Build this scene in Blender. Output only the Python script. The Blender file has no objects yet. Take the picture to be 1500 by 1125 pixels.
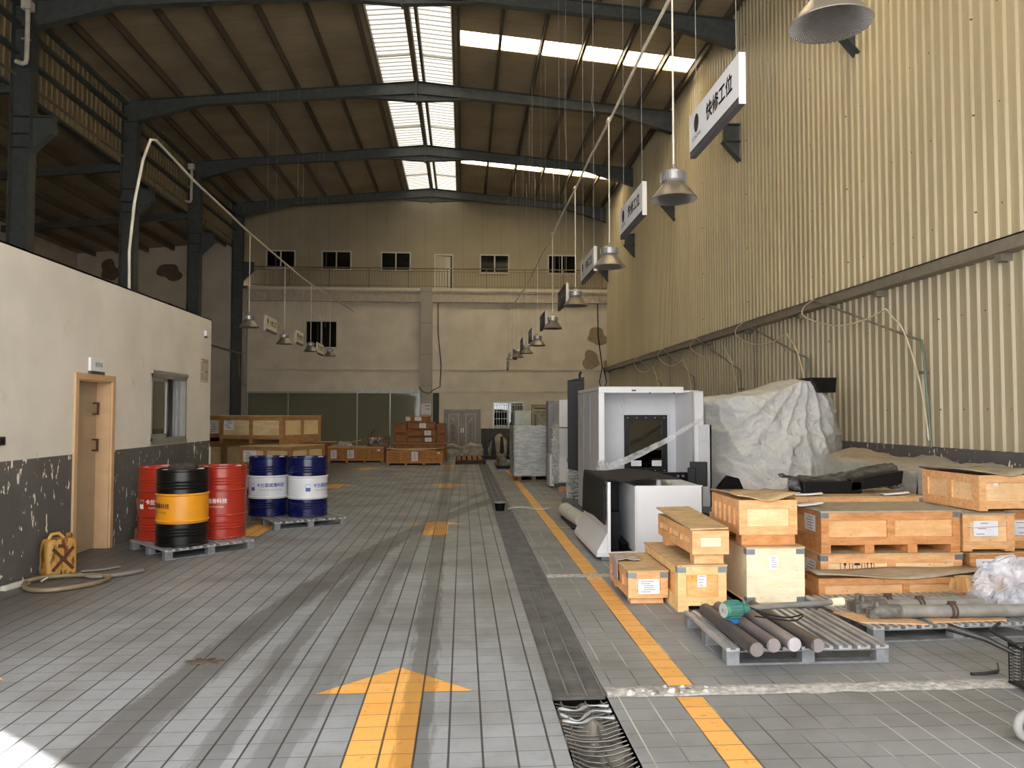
import bpy, bmesh, math, random
from mathutils import Matrix, Vector, noise
SC = bpy.context.scene
COL = SC.collection
R = math.radians
PI = math.pi
random.seed(7)

# ------------------------------------------------------------------ helpers
def S(h, a=1.0):
    h = h.lstrip('#')
    o = []
    for i in (0, 2, 4):
        c = int(h[i:i + 2], 16) / 255
        o.append(c / 12.92 if c <= .04045 else ((c + .055) / 1.055) ** 2.4)
    return (o[0], o[1], o[2], a)

class MB:
    """collects shapes and links them as one mesh object"""
    def __init__(s):
        s.v = []; s.f = []; s.m = []; s.s = []; s.M = Matrix()
    def add(s, vs, fs, mi=0, sm=False):
        b = len(s.v)
        s.v += [tuple(s.M @ Vector(v)) for v in vs]
        for f in fs:
            s.f.append([b + i for i in f]); s.m.append(mi); s.s.append(sm)
        return s
    def box(s, x0, x1, y0, y1, z0, z1, mi=0):
        vs = [(x, y, z) for z in (z0, z1) for y in (y0, y1) for x in (x0, x1)]
        return s.add(vs, [(0, 2, 3, 1), (4, 5, 7, 6), (0, 1, 5, 4), (2, 6, 7, 3), (0, 4, 6, 2), (1, 3, 7, 5)], mi)
    def obox(s, c, size, rot=(0, 0, 0), mi=0):
        old = s.M
        from mathutils import Euler
        s.M = old @ Matrix.Translation(c) @ Euler(rot).to_matrix().to_4x4()
        a, b, d = [q / 2 for q in size]
        s.box(-a, a, -b, b, -d, d, mi); s.M = old
        return s
    def beam(s, p0, p1, w, h, mi=0, up=(0, 0, 1)):
        """rectangular bar from p0 to p1, w across, h along up"""
        p0, p1 = Vector(p0), Vector(p1); d = (p1 - p0).normalized()
        u = Vector(up); r = d.cross(u)
        if r.length < 1e-4: r = d.cross(Vector((1, 0, 0)))
        r.normalize(); u = r.cross(d)
        vs = []
        for p in (p0, p1):
            for a, b in ((-1, -1), (1, -1), (1, 1), (-1, 1)):
                vs.append(p + r * a * w / 2 + u * b * h / 2)
        return s.add(vs, [(0, 1, 2, 3), (7, 6, 5, 4), (0, 4, 5, 1), (1, 5, 6, 2), (2, 6, 7, 3), (3, 7, 4, 0)], mi)
    def tube(s, pts, r, n=8, mi=0, closed=False, caps=True):
        pts = [Vector(p) for p in pts]; k = len(pts)
        rs = r if isinstance(r, (list, tuple)) else [r] * k
        vs = []; prev = None
        for i, p in enumerate(pts):
            if closed: t = pts[(i + 1) % k] - pts[i - 1]
            else: t = pts[min(i + 1, k - 1)] - pts[max(i - 1, 0)]
            t.normalize()
            if prev is None:
                a = Vector((0, 0, 1)) if abs(t.z) < .9 else Vector((1, 0, 0))
                u = t.cross(a).normalized()
            else:
                u = (prev - t * prev.dot(t)).normalized()
            prev = u; w = t.cross(u)
            for j in range(n):
                q = 2 * PI * j / n
                vs.append(p + (u * math.cos(q) + w * math.sin(q)) * rs[i])
        fs = []
        for i in range(k if closed else k - 1):
            for j in range(n):
                a = i * n + j; b = i * n + (j + 1) % n
                c = ((i + 1) % k) * n + (j + 1) % n; d = ((i + 1) % k) * n + j
                fs.append((a, b, c, d))
        s.add(vs, fs, mi, True)
        if caps and not closed:
            s.add(vs[:n], [tuple(range(n))[::-1]], mi); s.add(vs[-n:], [tuple(range(n))], mi)
        return s
    def cyl(s, p0, p1, r0, r1=None, n=16, mi=0):
        return s.tube([p0, p1], [r0, r0 if r1 is None else r1], n, mi)
    def lathe(s, prof, n=32, c=(0, 0, 0), mi=0, caps=True, sharp=True, rib=None):
        """prof: list of (r, z, [material index])"""
        cx, cy, cz = c
        for i in range(len(prof) - 1):
            p, q = prof[i], prof[i + 1]
            m = p[2] if len(p) > 2 else mi
            vs = []
            for r, z in ((p[0], p[1]), (q[0], q[1])):
                for j in range(n):
                    a = 2 * PI * j / n
                    vs.append((cx + r * math.cos(a), cy + r * math.sin(a), cz + z))
            s.add(vs, [(j, (j + 1) % n, n + (j + 1) % n, n + j) for j in range(n)], m, True)
        if caps:
            for p, fl in ((prof[0], True), (prof[-1], False)):
                if p[0] > 1e-4:
                    vs = [(cx + p[0] * math.cos(2 * PI * j / n), cy + p[0] * math.sin(2 * PI * j / n), cz + p[1]) for j in range(n)]
                    s.add(vs, [tuple(range(n))[::-1] if fl else tuple(range(n))], p[2] if len(p) > 2 else mi)
        return s
    def prism(s, poly, axis, a0, a1, mi=0):
        """poly: 2D points; axis 'x': poly=(y,z); 'y': poly=(x,z); 'z': poly=(x,y)"""
        def mk(p, a):
            return (a, p[0], p[1]) if axis == 'x' else (p[0], a, p[1]) if axis == 'y' else (p[0], p[1], a)
        n = len(poly)
        vs = [mk(p, a0) for p in poly] + [mk(p, a1) for p in poly]
        fs = [tuple(range(n))[::-1], tuple(range(n, 2 * n))] + [(i, (i + 1) % n, n + (i + 1) % n, n + i) for i in range(n)]
        return s.add(vs, fs, mi)
    def grid(s, fn, nu, nv, mi=0, sm=True, closed=False):
        vs = [fn(i / nu, j / nv) for j in range(nv + 1) for i in range(nu + 1)]
        w = nu + 1
        return s.add(vs, [(j * w + i, j * w + i + 1, (j + 1) * w + i + 1, (j + 1) * w + i) for j in range(nv) for i in range(nu)], mi, sm)
    def build(s, name, mats, parent=None, bevel=0, solid=0, weld=False, fixn=True):
        me = bpy.data.meshes.new(name)
        me.from_pydata(s.v, [], s.f)
        if not isinstance(mats, (list, tuple)): mats = [mats]
        for m in mats: me.materials.append(m)
        me.polygons.foreach_set('material_index', s.m)
        me.polygons.foreach_set('use_smooth', s.s)
        if fixn or weld:
            bm = bmesh.new(); bm.from_mesh(me)
            if weld: bmesh.ops.remove_doubles(bm, verts=bm.verts, dist=1e-4)
            if fixn: bmesh.ops.recalc_face_normals(bm, faces=bm.faces)
            bm.to_mesh(me); bm.free()
        me.update()
        o = bpy.data.objects.new(name, me); COL.objects.link(o)
        if parent: o.parent = parent
        if solid:
            md = o.modifiers.new('solid', 'SOLIDIFY'); md.thickness = solid; md.offset = 0
        if bevel:
            md = o.modifiers.new('bevel', 'BEVEL'); md.width = bevel; md.segments = 2; md.limit_method = 'ANGLE'; md.angle_limit = R(50)
        return o

def tag(o, label, cat, group=None, kind=None):
    o['label'] = label; o['category'] = cat
    if group: o['group'] = group
    if kind: o['kind'] = kind
    return o
def thing(name, label, cat, loc=(0, 0, 0), rz=0, group=None):
    o = bpy.data.objects.new(name, None); COL.objects.link(o)
    o.empty_display_size = .1
    o.location = loc; o.rotation_euler = (0, 0, rz)
    return tag(o, label, cat, group)
def struct(o, label=None):
    o['kind'] = 'structure'
    if label: o['label'] = label
    return o
def dup(root, loc, label, rz=None, group=None):
    r = root.copy(); COL.objects.link(r); r.location = loc
    if rz is not None: r.rotation_euler = (0, 0, rz)
    r['label'] = label
    if group: r['group'] = group
    for ch in list(root.children):
        c = ch.copy(); COL.objects.link(c); c.parent = r
        for g in list(ch.children):
            d = g.copy(); COL.objects.link(d); d.parent = c
    return r

# ------------------------------------------------------------------ materials
class NT:
    def __init__(s, name):
        s.m = bpy.data.materials.new(name); s.m.use_nodes = True
        s.t = s.m.node_tree; s.t.nodes.clear()
        s.out = s.n('ShaderNodeOutputMaterial')
    def n(s, typ, **kw):
        x = s.t.nodes.new(typ)
        for k, v in kw.items(): setattr(x, k, v)
        return x
    def put(s, sock, v):
        if isinstance(v, bpy.types.NodeSocket): s.t.links.new(v, sock)
        elif v is not None: sock.default_value = v
    def math(s, op, a, b=None, c=None, clamp=False):
        x = s.n('ShaderNodeMath', operation=op); x.use_clamp = clamp
        s.put(x.inputs[0], a)
        if b is not None: s.put(x.inputs[1], b)
        if c is not None: s.put(x.inputs[2], c)
        return x.outputs[0]
    def mix(s, f, a, b, blend='MIX'):
        x = s.n('ShaderNodeMix', data_type='RGBA', blend_type=blend)
        s.put(x.inputs[0], f); s.put(x.inputs[6], a); s.put(x.inputs[7], b)
        return x.outputs[2]
    def ramp(s, f, a, b):
        x = s.n('ShaderNodeMapRange'); x.interpolation_type = 'SMOOTHSTEP'
        s.put(x.inputs[0], f); x.inputs[1].default_value = a; x.inputs[2].default_value = b
        return x.outputs[0]
    def noise(s, vec, scale, detail=4, rough=.55):
        x = s.n('ShaderNodeTexNoise'); s.put(x.inputs['Vector'], vec)
        x.inputs['Scale'].default_value = scale; x.inputs['Detail'].default_value = detail; x.inputs['Roughness'].default_value = rough
        return x.outputs[0]
    def coord(s, scale=(1, 1, 1), rnd=False, kind='Object'):
        tc = s.n('ShaderNodeTexCoord'); mp = s.n('ShaderNodeMapping'); s.put(mp.inputs[0], tc.outputs[kind])
        mp.inputs[3].default_value = scale
        if rnd:
            oi = s.n('ShaderNodeObjectInfo'); cb = s.n('ShaderNodeCombineXYZ')
            q = s.math('MULTIPLY', oi.outputs['Random'], 37.0)
            for i in range(3): s.put(cb.inputs[i], q)
            s.put(mp.inputs[1], cb.outputs[0])
        return mp.outputs[0]
    def pos(s):
        g = s.n('ShaderNodeNewGeometry'); x = s.n('ShaderNodeSeparateXYZ'); s.put(x.inputs[0], g.outputs['Position'])
        return g.outputs['Position'], x.outputs[0], x.outputs[1], x.outputs[2]
    def bsdf(s, col, rough=.5, metal=0, bump=None, bstr=.3, bdist=.02, spec=.5):
        p = s.n('ShaderNodeBsdfPrincipled')
        s.put(p.inputs['Base Color'], col); s.put(p.inputs['Roughness'], rough); s.put(p.inputs['Metallic'], metal)
        p.inputs['Specular IOR Level'].default_value = spec
        if bump is not None:
            b = s.n('ShaderNodeBump'); b.inputs['Strength'].default_value = bstr; b.inputs['Distance'].default_value = bdist
            s.put(b.inputs['Height'], bump); s.put(p.inputs['Normal'], b.outputs[0])
        s.put(s.out.inputs[0], p.outputs[0]); s.p = p
        return s.m

def scl(c, k): return (min(1, c[0] * k), min(1, c[1] * k), min(1, c[2] * k), 1)
def plain(name, col, rough=.5, metal=0, var=.12, scale=6, spec=.5, bump=0, stretch=(1, 1, 1)):
    c = S(col); t = NT(name); v = t.coord(stretch, True)
    f = t.ramp(t.noise(v, scale, 5), .3, .7)
    cc = t.mix(f, scl(c, 1 - var), scl(c, 1 + var))
    return t.bsdf(cc, rough, metal, t.noise(v, scale * 4, 3) if bump else None, bump, .01, spec)

def wood(name, c1, c2, grain=(3, 14, 14), knot=.35, rough=.65, dirt=.0):
    t = NT(name); v = t.coord(grain, True); v0 = t.coord((1, 1, 1), True)
    n = t.noise(v, 1.6, 6, .6)
    cc = t.mix(t.ramp(n, .3, .72), S(c1), S(c2))
    g2 = t.coord(tuple(q * 3.2 for q in grain), True)
    cc = t.mix(t.math('MULTIPLY', t.ramp(t.noise(g2, 2.2, 5, .65), .52, .7), .4), cc, scl(S(c1), .62))
    big = t.noise(v0, 2.6, 3)
    cc = t.mix(t.math('MULTIPLY', t.ramp(big, .45, .75), .5), cc, scl(S(c1), .7))
    cell = t.n('ShaderNodeTexVoronoi'); t.put(cell.inputs['Vector'], v0); cell.inputs['Scale'].default_value = 11
    cc = t.mix(t.math('MULTIPLY', t.ramp(cell.outputs['Distance'], .07, .045), .8), cc, S('#4a3826'))
    vo = t.n('ShaderNodeTexVoronoi'); t.put(vo.inputs['Vector'], v0); vo.inputs['Scale'].default_value = 4.5
    k = t.ramp(vo.outputs['Distance'], .11, .05)
    cc = t.mix(t.math('MULTIPLY', k, knot), cc, scl(S(c1), .3))
    if dirt:
        d = t.ramp(t.noise(v0, 7, 6, .7), .48, .7)
        cc = t.mix(t.math('MULTIPLY', d, dirt), cc, S('#5a4a38'))
    return t.bsdf(cc, rough, 0, n, .15, .004, .3)

def emit_free_glass(name, tint, gloss=.25, dark=.0, rough=.02):
    """thin pane: tinted see-through plus mirror reflection"""
    t = NT(name)
    tr = t.n('ShaderNodeBsdfTransparent'); tr.inputs[0].default_value = S(tint)
    gl = t.n('ShaderNodeBsdfGlossy'); gl.inputs['Roughness'].default_value = rough; gl.inputs[0].default_value = (.9, .92, .9, 1)
    fr = t.n('ShaderNodeFresnel'); fr.inputs[0].default_value = 1.5
    f = t.math('ADD', fr.outputs[0], gloss * .1, clamp=True)
    mx = t.n('ShaderNodeMixShader'); t.put(mx.inputs[0], f); t.put(mx.inputs[1], tr.outputs[0]); t.put(mx.inputs[2], gl.outputs[0])
    t.put(t.out.inputs[0], mx.outputs[0])
    return t.m

def dusty_glass(name, tint, dust, k):
    t = NT(name)
    tr = t.n('ShaderNodeBsdfTransparent'); tr.inputs[0].default_value = S(tint)
    gl = t.n('ShaderNodeBsdfGlossy'); gl.inputs['Roughness'].default_value = .04; gl.inputs[0].default_value = (.8, .82, .8, 1)
    d = t.n('ShaderNodeBsdfDiffuse'); d.inputs[0].default_value = S(dust)
    fr = t.n('ShaderNodeFresnel'); fr.inputs[0].default_value = 1.45
    a = t.n('ShaderNodeMixShader'); a.inputs[0].default_value = k; t.put(a.inputs[1], tr.outputs[0]); t.put(a.inputs[2], d.outputs[0])
    b = t.n('ShaderNodeMixShader'); t.put(b.inputs[0], fr.outputs[0]); t.put(b.inputs[1], a.outputs[0]); t.put(b.inputs[2], gl.outputs[0])
    t.put(t.out.inputs[0], b.outputs[0])
    return t.m

def film(name, col, opac=.45, rough=.25, scale=9, bstr=.6, stretch=(1, 1, 1)):
    """crinkled translucent plastic sheet"""
    t = NT(name); v = t.coord(stretch, True)
    n = t.noise(v, scale, 5, .65)
    p = t.n('ShaderNodeBsdfPrincipled'); p.inputs['Base Color'].default_value = S(col); p.inputs['Roughness'].default_value = rough
    b = t.n('ShaderNodeBump'); b.inputs['Strength'].default_value = bstr; b.inputs['Distance'].default_value = .03
    t.put(b.inputs['Height'], n); t.put(p.inputs['Normal'], b.outputs[0])
    tr = t.n('ShaderNodeBsdfTransparent'); tr.inputs[0].default_value = (.96, .96, .97, 1)
    f = t.math('MULTIPLY_ADD', t.ramp(n, .35, .65), .3, opac - .15, clamp=True)
    mx = t.n('ShaderNodeMixShader'); t.put(mx.inputs[0], f); t.put(mx.inputs[1], tr.outputs[0]); t.put(mx.inputs[2], p.outputs[0])
    t.put(t.out.inputs[0], mx.outputs[0])
    return t.m

def translucent(name, col, k=.75):
    t = NT(name)
    a = t.n('ShaderNodeBsdfTranslucent'); a.inputs[0].default_value = S(col)
    d = t.n('ShaderNodeBsdfDiffuse'); d.inputs[0].default_value = S(col)
    mx = t.n('ShaderNodeMixShader'); mx.inputs[0].default_value = 1 - k
    t.put(mx.inputs[1], a.outputs[0]); t.put(mx.inputs[2], d.outputs[0]); t.put(t.out.inputs[0], mx.outputs[0])
    return t.m

TILE = .165
def groove(t, x, y, x0, wl, wt):
    """tile joints: lines across X at x0 + k*TILE, lines across Y"""
    def line(c, off, w):
        q = t.math('SUBTRACT', c, off)
        q = t.math('PINGPONG', q, TILE / 2)
        return t.ramp(q, w, w * .45)
    a = line(x, x0, wl); b = line(y, 4.62, wt)
    return a, b

def floor_mat(name, right=False, paint=None):
    t = NT(name); P, x, y, z = t.pos()
    x0 = 1.23 if right else -.56
    a, b = groove(t, x, y, x0, .0075 if not right else .0055, .0042)
    # one tone per tile
    def cell(c, off): return t.math('FLOOR', t.math('DIVIDE', t.math('SUBTRACT', c, off), TILE))
    cb = t.n('ShaderNodeCombineXYZ'); t.put(cb.inputs[0], cell(x, x0)); t.put(cb.inputs[1], cell(y, 4.62))
    wn = t.n('ShaderNodeTexWhiteNoise', noise_dimensions='2D'); t.put(wn.inputs['Vector'], cb.outputs[0])
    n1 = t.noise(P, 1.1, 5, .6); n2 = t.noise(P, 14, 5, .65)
    mpv = t.n('ShaderNodeMapping'); t.put(mpv.inputs[0], P); mpv.inputs[3].default_value = (26, 3, 1)
    n3 = t.noise(mpv.outputs[0], 1, 4, .6)
    if paint:
        base = t.mix(wn.outputs[0], S('#dca050'), S('#e6ae60'))
        base = t.mix(t.ramp(n2, .55, .8), base, S('#a86f2e'))
    else:
        base = t.mix(wn.outputs[0], S('#7f8184' if right else '#8a8d92'), S('#888a8d' if right else '#92969c'))
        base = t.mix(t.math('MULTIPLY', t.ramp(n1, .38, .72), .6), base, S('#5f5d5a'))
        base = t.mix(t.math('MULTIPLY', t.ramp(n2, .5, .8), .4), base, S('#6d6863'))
    # worn tyre tracks along the hall
    def track(xc, w, k):
        d = t.math('ABSOLUTE', t.math('SUBTRACT', x, xc))
        d = t.math('ADD', d, t.math('MULTIPLY', t.math('SUBTRACT', n3, .5), .16))
        return t.math('MULTIPLY', t.ramp(d, w, w * .6), k)
    if not right:
        m = track(t.math('MULTIPLY_ADD', y, -.012, -.19), .11, .6)
        # a long track that curves in from the lower left
        yy = t.math('SUBTRACT', y, 3.6)
        xc = t.math('ADD', -1.75, t.math('ADD', t.math('MULTIPLY', yy, .03), t.math('MULTIPLY', t.math('MULTIPLY', yy, yy), .016)))
        m = t.math('MAXIMUM', m, track(xc, .19, .68))
        xd = t.math('ADD', -1.2, t.math('ADD', t.math('MULTIPLY', yy, -.02), t.math('MULTIPLY', t.math('MULTIPLY', yy, yy), .012)))
        m = t.math('MAXIMUM', m, track(xd, .1, .5))
        xe = t.math('MULTIPLY_ADD', y, .05, -1.1)
        m = t.math('MAXIMUM', m, track(xe, .12, .4))
        base = t.mix(m, base, S('#8a5f26' if paint else '#4b4a48'))
        # darker brown tone towards the office wall
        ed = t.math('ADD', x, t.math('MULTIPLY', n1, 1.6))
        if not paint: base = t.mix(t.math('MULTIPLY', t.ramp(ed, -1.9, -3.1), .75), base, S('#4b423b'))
    jc = S('#3a3634') if not right else S('#b9b4ac')
    if paint: jc = S('#4a3c2a')
    ja = t.mix(t.ramp(t.noise(P, .9, 3), .4, .6), jc, S('#4a4643')) if right else jc
    col = t.mix(t.math('MULTIPLY', b, .75), base, S('#45413e'))
    col = t.mix(t.math('MULTIPLY', a, .95), col, ja)
    g = t.math('MAXIMUM', a, b)
    h = t.math('SUBTRACT', t.math('MULTIPLY', n2, .15), g)
    rough = t.math('MULTIPLY_ADD', n1, .25, .42)
    return t.bsdf(col, rough, 0, h, .35, .006, .4)

def chipped(name, low, high, zsplit):
    """painted wall: plaster colour above, grey dado with chips below"""
    t = NT(name); P, x, y, z = t.pos()
    n = t.noise(P, .8, 4); hi = t.mix(t.ramp(n, .35, .7), S(high), scl(S(high), .86))
    ns = t.noise(P, 3.5, 6, .7)
    hi = t.mix(t.math('MULTIPLY', t.ramp(ns, .6, .75), .35), hi, S('#9a8e7c'))
    lo = t.mix(t.ramp(t.noise(P, 2, 4), .4, .7), S(low), scl(S(low), 1.18))
    mp = t.n('ShaderNodeMapping'); t.put(mp.inputs[0], P); mp.inputs[3].default_value = (1, 1, .45)
    ch = t.noise(mp.outputs[0], 17, 3, .5); area = t.noise(P, 1.3, 2)
    c = t.ramp(t.math('ADD', ch, t.math('MULTIPLY', area, .2)), .745, .77)
    lo = t.mix(c, lo, S('#e4ddd0'))
    f = t.ramp(t.math('ADD', z, t.math('MULTIPLY', n, .01)), zsplit - .004, zsplit + .006)
    return t.bsdf(t.mix(f, lo, hi), .75, 0, ns, .1, .01, .25)

def seamed(name, col, axis, pitch, var=.1, rough=.6, line=.75, w=.012, col2=None):
    t = NT(name); P, x, y, z = t.pos(); c = {'x': x, 'y': y, 'z': z}[axis]
    f = t.ramp(t.noise(P, .7, 4), .3, .7)
    cc = t.mix(f, scl(S(col), 1 - var), scl(S(col), 1 + var))
    l = t.ramp(t.math('PINGPONG', c, pitch / 2), w, w * .4)
    cc = t.mix(t.math('MULTIPLY', l, line), cc, scl(S(col), .35))
    return t.bsdf(cc, rough, 0, None, spec=.3)

def corrugated_mat(name, col):
    t = NT(name); P, x, y, z = t.pos()
    mp = t.n('ShaderNodeMapping'); t.put(mp.inputs[0], P); mp.inputs[3].default_value = (1, 1, .12)
    f = t.ramp(t.noise(mp.outputs[0], 1.2, 4), .3, .7)
    cc = t.mix(f, scl(S(col), .92), scl(S(col), 1.06))
    st = t.ramp(t.noise(mp.outputs[0], 4, 5, .7), .68, .8)
    cc = t.mix(t.math('MULTIPLY', st, .35), cc, S('#7d6a48'))
    # screw heads
    def cellabs(c, p, off):
        return t.math('PINGPONG', t.math('SUBTRACT', c, off), p / 2)
    d = t.math('MAXIMUM', cellabs(y, .5, .06), cellabs(z, 1.35, .35))
    cc = t.mix(t.ramp(d, .014, .009), cc, S('#3c352b'))
    return t.bsdf(cc, .42, 0, None, spec=.45)

def text_mesh(s, size, fn, name, m, parent, offx='CENTER', bold=0):
    """lettering as a flat mesh; fn maps the text plane (u, v) to 3D"""
    cu = bpy.data.curves.new(name, 'FONT'); cu.body = s; cu.size = size; cu.align_x = offx; cu.align_y = 'CENTER'
    cu.resolution_u = 2
    o = bpy.data.objects.new(name, cu); COL.objects.link(o)
    dg = bpy.context.evaluated_depsgraph_get(); dg.update()
    me = bpy.data.meshes.new_from_object(o.evaluated_get(dg))
    bpy.data.objects.remove(o); bpy.data.curves.remove(cu)
    if bold:      # heavier strokes: the same outline laid again, slightly shifted
        bm = bmesh.new(); src = me.copy()
        for dx, dy in ((0, 0), (bold, 0), (-bold, 0), (0, bold), (0, -bold)):
            k = len(bm.verts); bm.from_mesh(src); bm.verts.ensure_lookup_table()
            for v in bm.verts[k:]: v.co.x += dx; v.co.y += dy
        bm.to_mesh(me); bm.free(); bpy.data.meshes.remove(src)
    for v in me.vertices: v.co = Vector(fn(v.co.x, v.co.y))
    me.materials.clear(); me.materials.append(m); me.update(); me.name = name
    ob = bpy.data.objects.new(name, me); COL.objects.link(ob); ob.parent = parent
    return ob
EXPO = 0.7; SKY = 4.0; SUN = 40.0; GATE_R = 4.7; GATE_H = 7.0
# ------------------------------------------------------------------ camera, sky, sun
cam = bpy.data.cameras.new('camera'); cam.sensor_width = 36; cam.lens = 36 * 1130 / 1500; cam.clip_end = 300
co = bpy.data.objects.new('camera', cam); COL.objects.link(co)
co.location = (0, 0, 1.63); co.rotation_euler = (R(90 + 2.2552), 0, R(-3.643))
SC.camera = co
SC.view_settings.view_transform = 'Standard'; SC.view_settings.look = 'None'
SC.view_settings.exposure = EXPO; SC.view_settings.gamma = 1
SC.view_settings.use_curve_mapping = False
SC.cycles.use_denoising = True
SC.cycles.max_bounces = 10; SC.cycles.diffuse_bounces = 7; SC.cycles.transparent_max_bounces = 16
SC.cycles.sample_clamp_indirect = 8; SC.cycles.caustics_reflective = False; SC.cycles.caustics_refractive = False
W = bpy.data.worlds.new('sky'); SC.world = W; W.use_nodes = True
bg = W.node_tree.nodes['Background']; bg.inputs[0].default_value = (.97, .99, 1, 1); bg.inputs[1].default_value = SKY
sd = bpy.data.lights.new('sun', 'SUN'); sd.energy = SUN; sd.angle = R(.6); sd.color = (1, .96, .9)
so = bpy.data.objects.new('sun', sd); COL.objects.link(so)
el = R(36); so.rotation_euler = Vector((-.786 * math.cos(el), .618 * math.cos(el), -math.sin(el))).to_track_quat('-Z', 'Y').to_euler()

# ------------------------------------------------------------------ shared materials
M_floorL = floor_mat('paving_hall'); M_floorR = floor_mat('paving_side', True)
M_paintL = floor_mat('road_paint_hall', False, True); M_paintR = floor_mat('road_paint_side', True, True)
M_yard = plain('yard_concrete', '#a3a3a3', .9)
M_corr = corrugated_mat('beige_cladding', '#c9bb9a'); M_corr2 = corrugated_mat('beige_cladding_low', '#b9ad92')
M_roof = seamed('roof_lining', '#a5977e', 'y', 1.0, .12, .6, .45, .018)
M_purlin = plain('purlin_paint', '#695f50', .55)
M_steel = plain('blue_grey_steel_paint', '#4f5353', .5, 0, .15)
M_rail = plain('grey_rail', '#857d72', .5)
M_office = chipped('office_wall', '#5b5957', '#ddd7cf', 1.19)
M_officein = plain('office_inside', '#55504a', .8)
M_backlow = plain('back_plaster', '#d9cebd', .8, 0, .07, 1.2)
M_backup = seamed('panel_cladding', '#a59a82', 'x', .95, .05, .6, .5, .012)
M_pillar = seamed('pillar_panels', '#aaa297', 'z', 1.5, .05, .6, .6, .02)
M_dado = plain('dark_dado', '#3f403c', .6)
M_plinth = chipped('right_plinth', '#615d5e', '#615d5e', 9)
M_white = plain('white_frame', '#c9c5bd', .4, 0, .05)
M_alum = plain('aluminium', '#a9a8a4', .35, .6, .06)
M_stain = plain('bare_render_patch', '#97866e', .85)
M_stain2 = plain('bare_render_patch_dark', '#6e6353', .85)
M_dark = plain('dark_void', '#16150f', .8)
M_glass = dusty_glass('tinted_glass', '#8b9186', '#96937f', .6)
M_pane = emit_free_glass('dark_pane', '#3a3d3c', .7)
M_clear = dusty_glass('clear_pane', '#8d9688', '#807f70', .45)
M_sky = translucent('skylight_sheet', '#68655e', .6)
M_skyw = translucent('skylight_strip', '#fbf3df', .92)
M_black = plain('black_plastic', '#0c0c0d', .45, 0, .2, 6, .25)
M_metal = plain('grey_metal', '#8f9092', .4, .7, .1)
M_galv = plain('galvanised', '#9a9b9c', .45, .5, .18, 9)
M_pipe = plain('white_conduit', '#d6d0c2', .45)
M_paper = plain('paper', '#dcdadf', .7, 0, .05)
M_ink = plain('ink', '#2a2a2c', .7)
M_red = plain('red_print', '#b3342c', .6)
M_railp = plain('bronze_railing', '#7d6c55', .45, .3)

# ------------------------------------------------------------------ floor
YB = 37.2                     # back wall
f = MB()
f.box(-18.2, .515, -1.2, 39, -.12, 0, 0)
f.box(.835, 7.3, -1.2, 39, -.12, 0, 1)
f.box(.515, .835, 25.5, 39, -.12, 0, 0)
f.box(.515, .835, -1.2, 25.5, -.3, -.16, 2)
for x in (.505, .835): f.box(x, x + .01, -1.2, 25.5, -.3, -.004, 2)
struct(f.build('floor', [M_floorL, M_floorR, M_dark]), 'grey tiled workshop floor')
g = MB(); g.box(-60, 60, -70, -1.2, -.14, -.02)
struct(g.build('ground', M_yard), 'concrete yard outside the hall')

# painted marks lie on the tiles
def arrow(label, xc, yt, yb, ys, grp='direction arrows painted on the floor'):
    m = MB()
    m.prism([(xc - .465, yb), (xc + .465, yb), (xc, yt)], 'z', .0006, .0025)
    if ys < yb: m.prism([(xc - .165, ys), (xc + .165, ys), (xc + .165, yb), (xc - .165, yb)], 'z', .0006, .0025)
    return tag(m.build('floor_arrow', M_paintL), label, 'floor marking', grp)
arrow('large yellow arrow painted on the tiles in the foreground, pointing ahead', -.395, 5.07, 4.62, 2.9)
arrow('yellow arrow painted mid floor, second from the camera in the centre lane', -.375, 11.86, 11.55, 10.53)
arrow('small faint yellow arrow far down the centre lane, third from the camera', -.385, 18.4, 17.86, 17.36)
arrow('tiny yellow arrow stub at the far end of the centre lane', -.385, 24.95, 24.5, 24.1)
arrow('yellow arrow on the left lane, only its right corner at the left photo edge', -3.28, 5.4, 5.0, 4.0)
arrow('yellow arrow partly hidden under the pallet of blue drums', -2.9, 12.4, 11.9, 10.6)
arrow('small yellow arrow on the left lane just right of the blue drums', -2.9, 18.4, 17.9, 17.3)
arrow('far yellow arrow on the left lane in front of the back crates', -2.9, 24.0, 23.5, 22.9)
m = MB(); m.box(1.23, 1.385, 2.6, 4.44, .0006, .0025); m.box(1.23, 1.385, 4.64, 22.3, .0006, .0025)
tag(m.build('lane_line', M_paintR), 'long yellow lane line running beside the drain to the back', 'floor marking')
for y, lab in ((14.15, 'thin yellow bay stripe across the floor beside the tall black panel'), (11.1, 'thin yellow bay stripe beside the rolled white film')):
    m = MB(); m.box(1.385, 3.4, y, y + .07, .0006, .0025)
    tag(m.build('bay_stripe', M_paintR), lab, 'floor marking', 'bay stripes')

# ------------------------------------------------------------------ right wall: corrugated cladding on a rail
def corrugated(x, z0, z1, y0, y1, pitch, depth, m, name, lab, flip=1):
    b = MB(); prof = []
    y = y0; a = pitch
    while y < y1:
        prof += [(y, 0), (y + a * .62, 0), (y + a * .72, -depth), (y + a * .9, -depth)]
        y += a
    prof.append((min(y, y1 + a), 0))
    vs = [(x + flip * d, yy, z0) for yy, d in prof] + [(x + flip * d, yy, z1) for yy, d in prof]
    n = len(prof)
    b.add(vs, [(i, i + 1, n + i + 1, n + i) for i in range(n - 1)])
    return struct(b.build(name, m, fixn=False), lab)
corrugated(7.03, 3.86, 12.15, -1.2, 38.4, .218, .032, M_corr, 'wall_right', 'beige corrugated cladding of the upper right wall')
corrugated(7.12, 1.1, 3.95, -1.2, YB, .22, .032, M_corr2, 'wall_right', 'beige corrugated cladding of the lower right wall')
b = MB(); b.box(7.17, 7.3, -1.2, 39, 0, 12.9); struct(b.build('wall_right', M_backlow), 'outer skin of the right wall')
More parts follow.
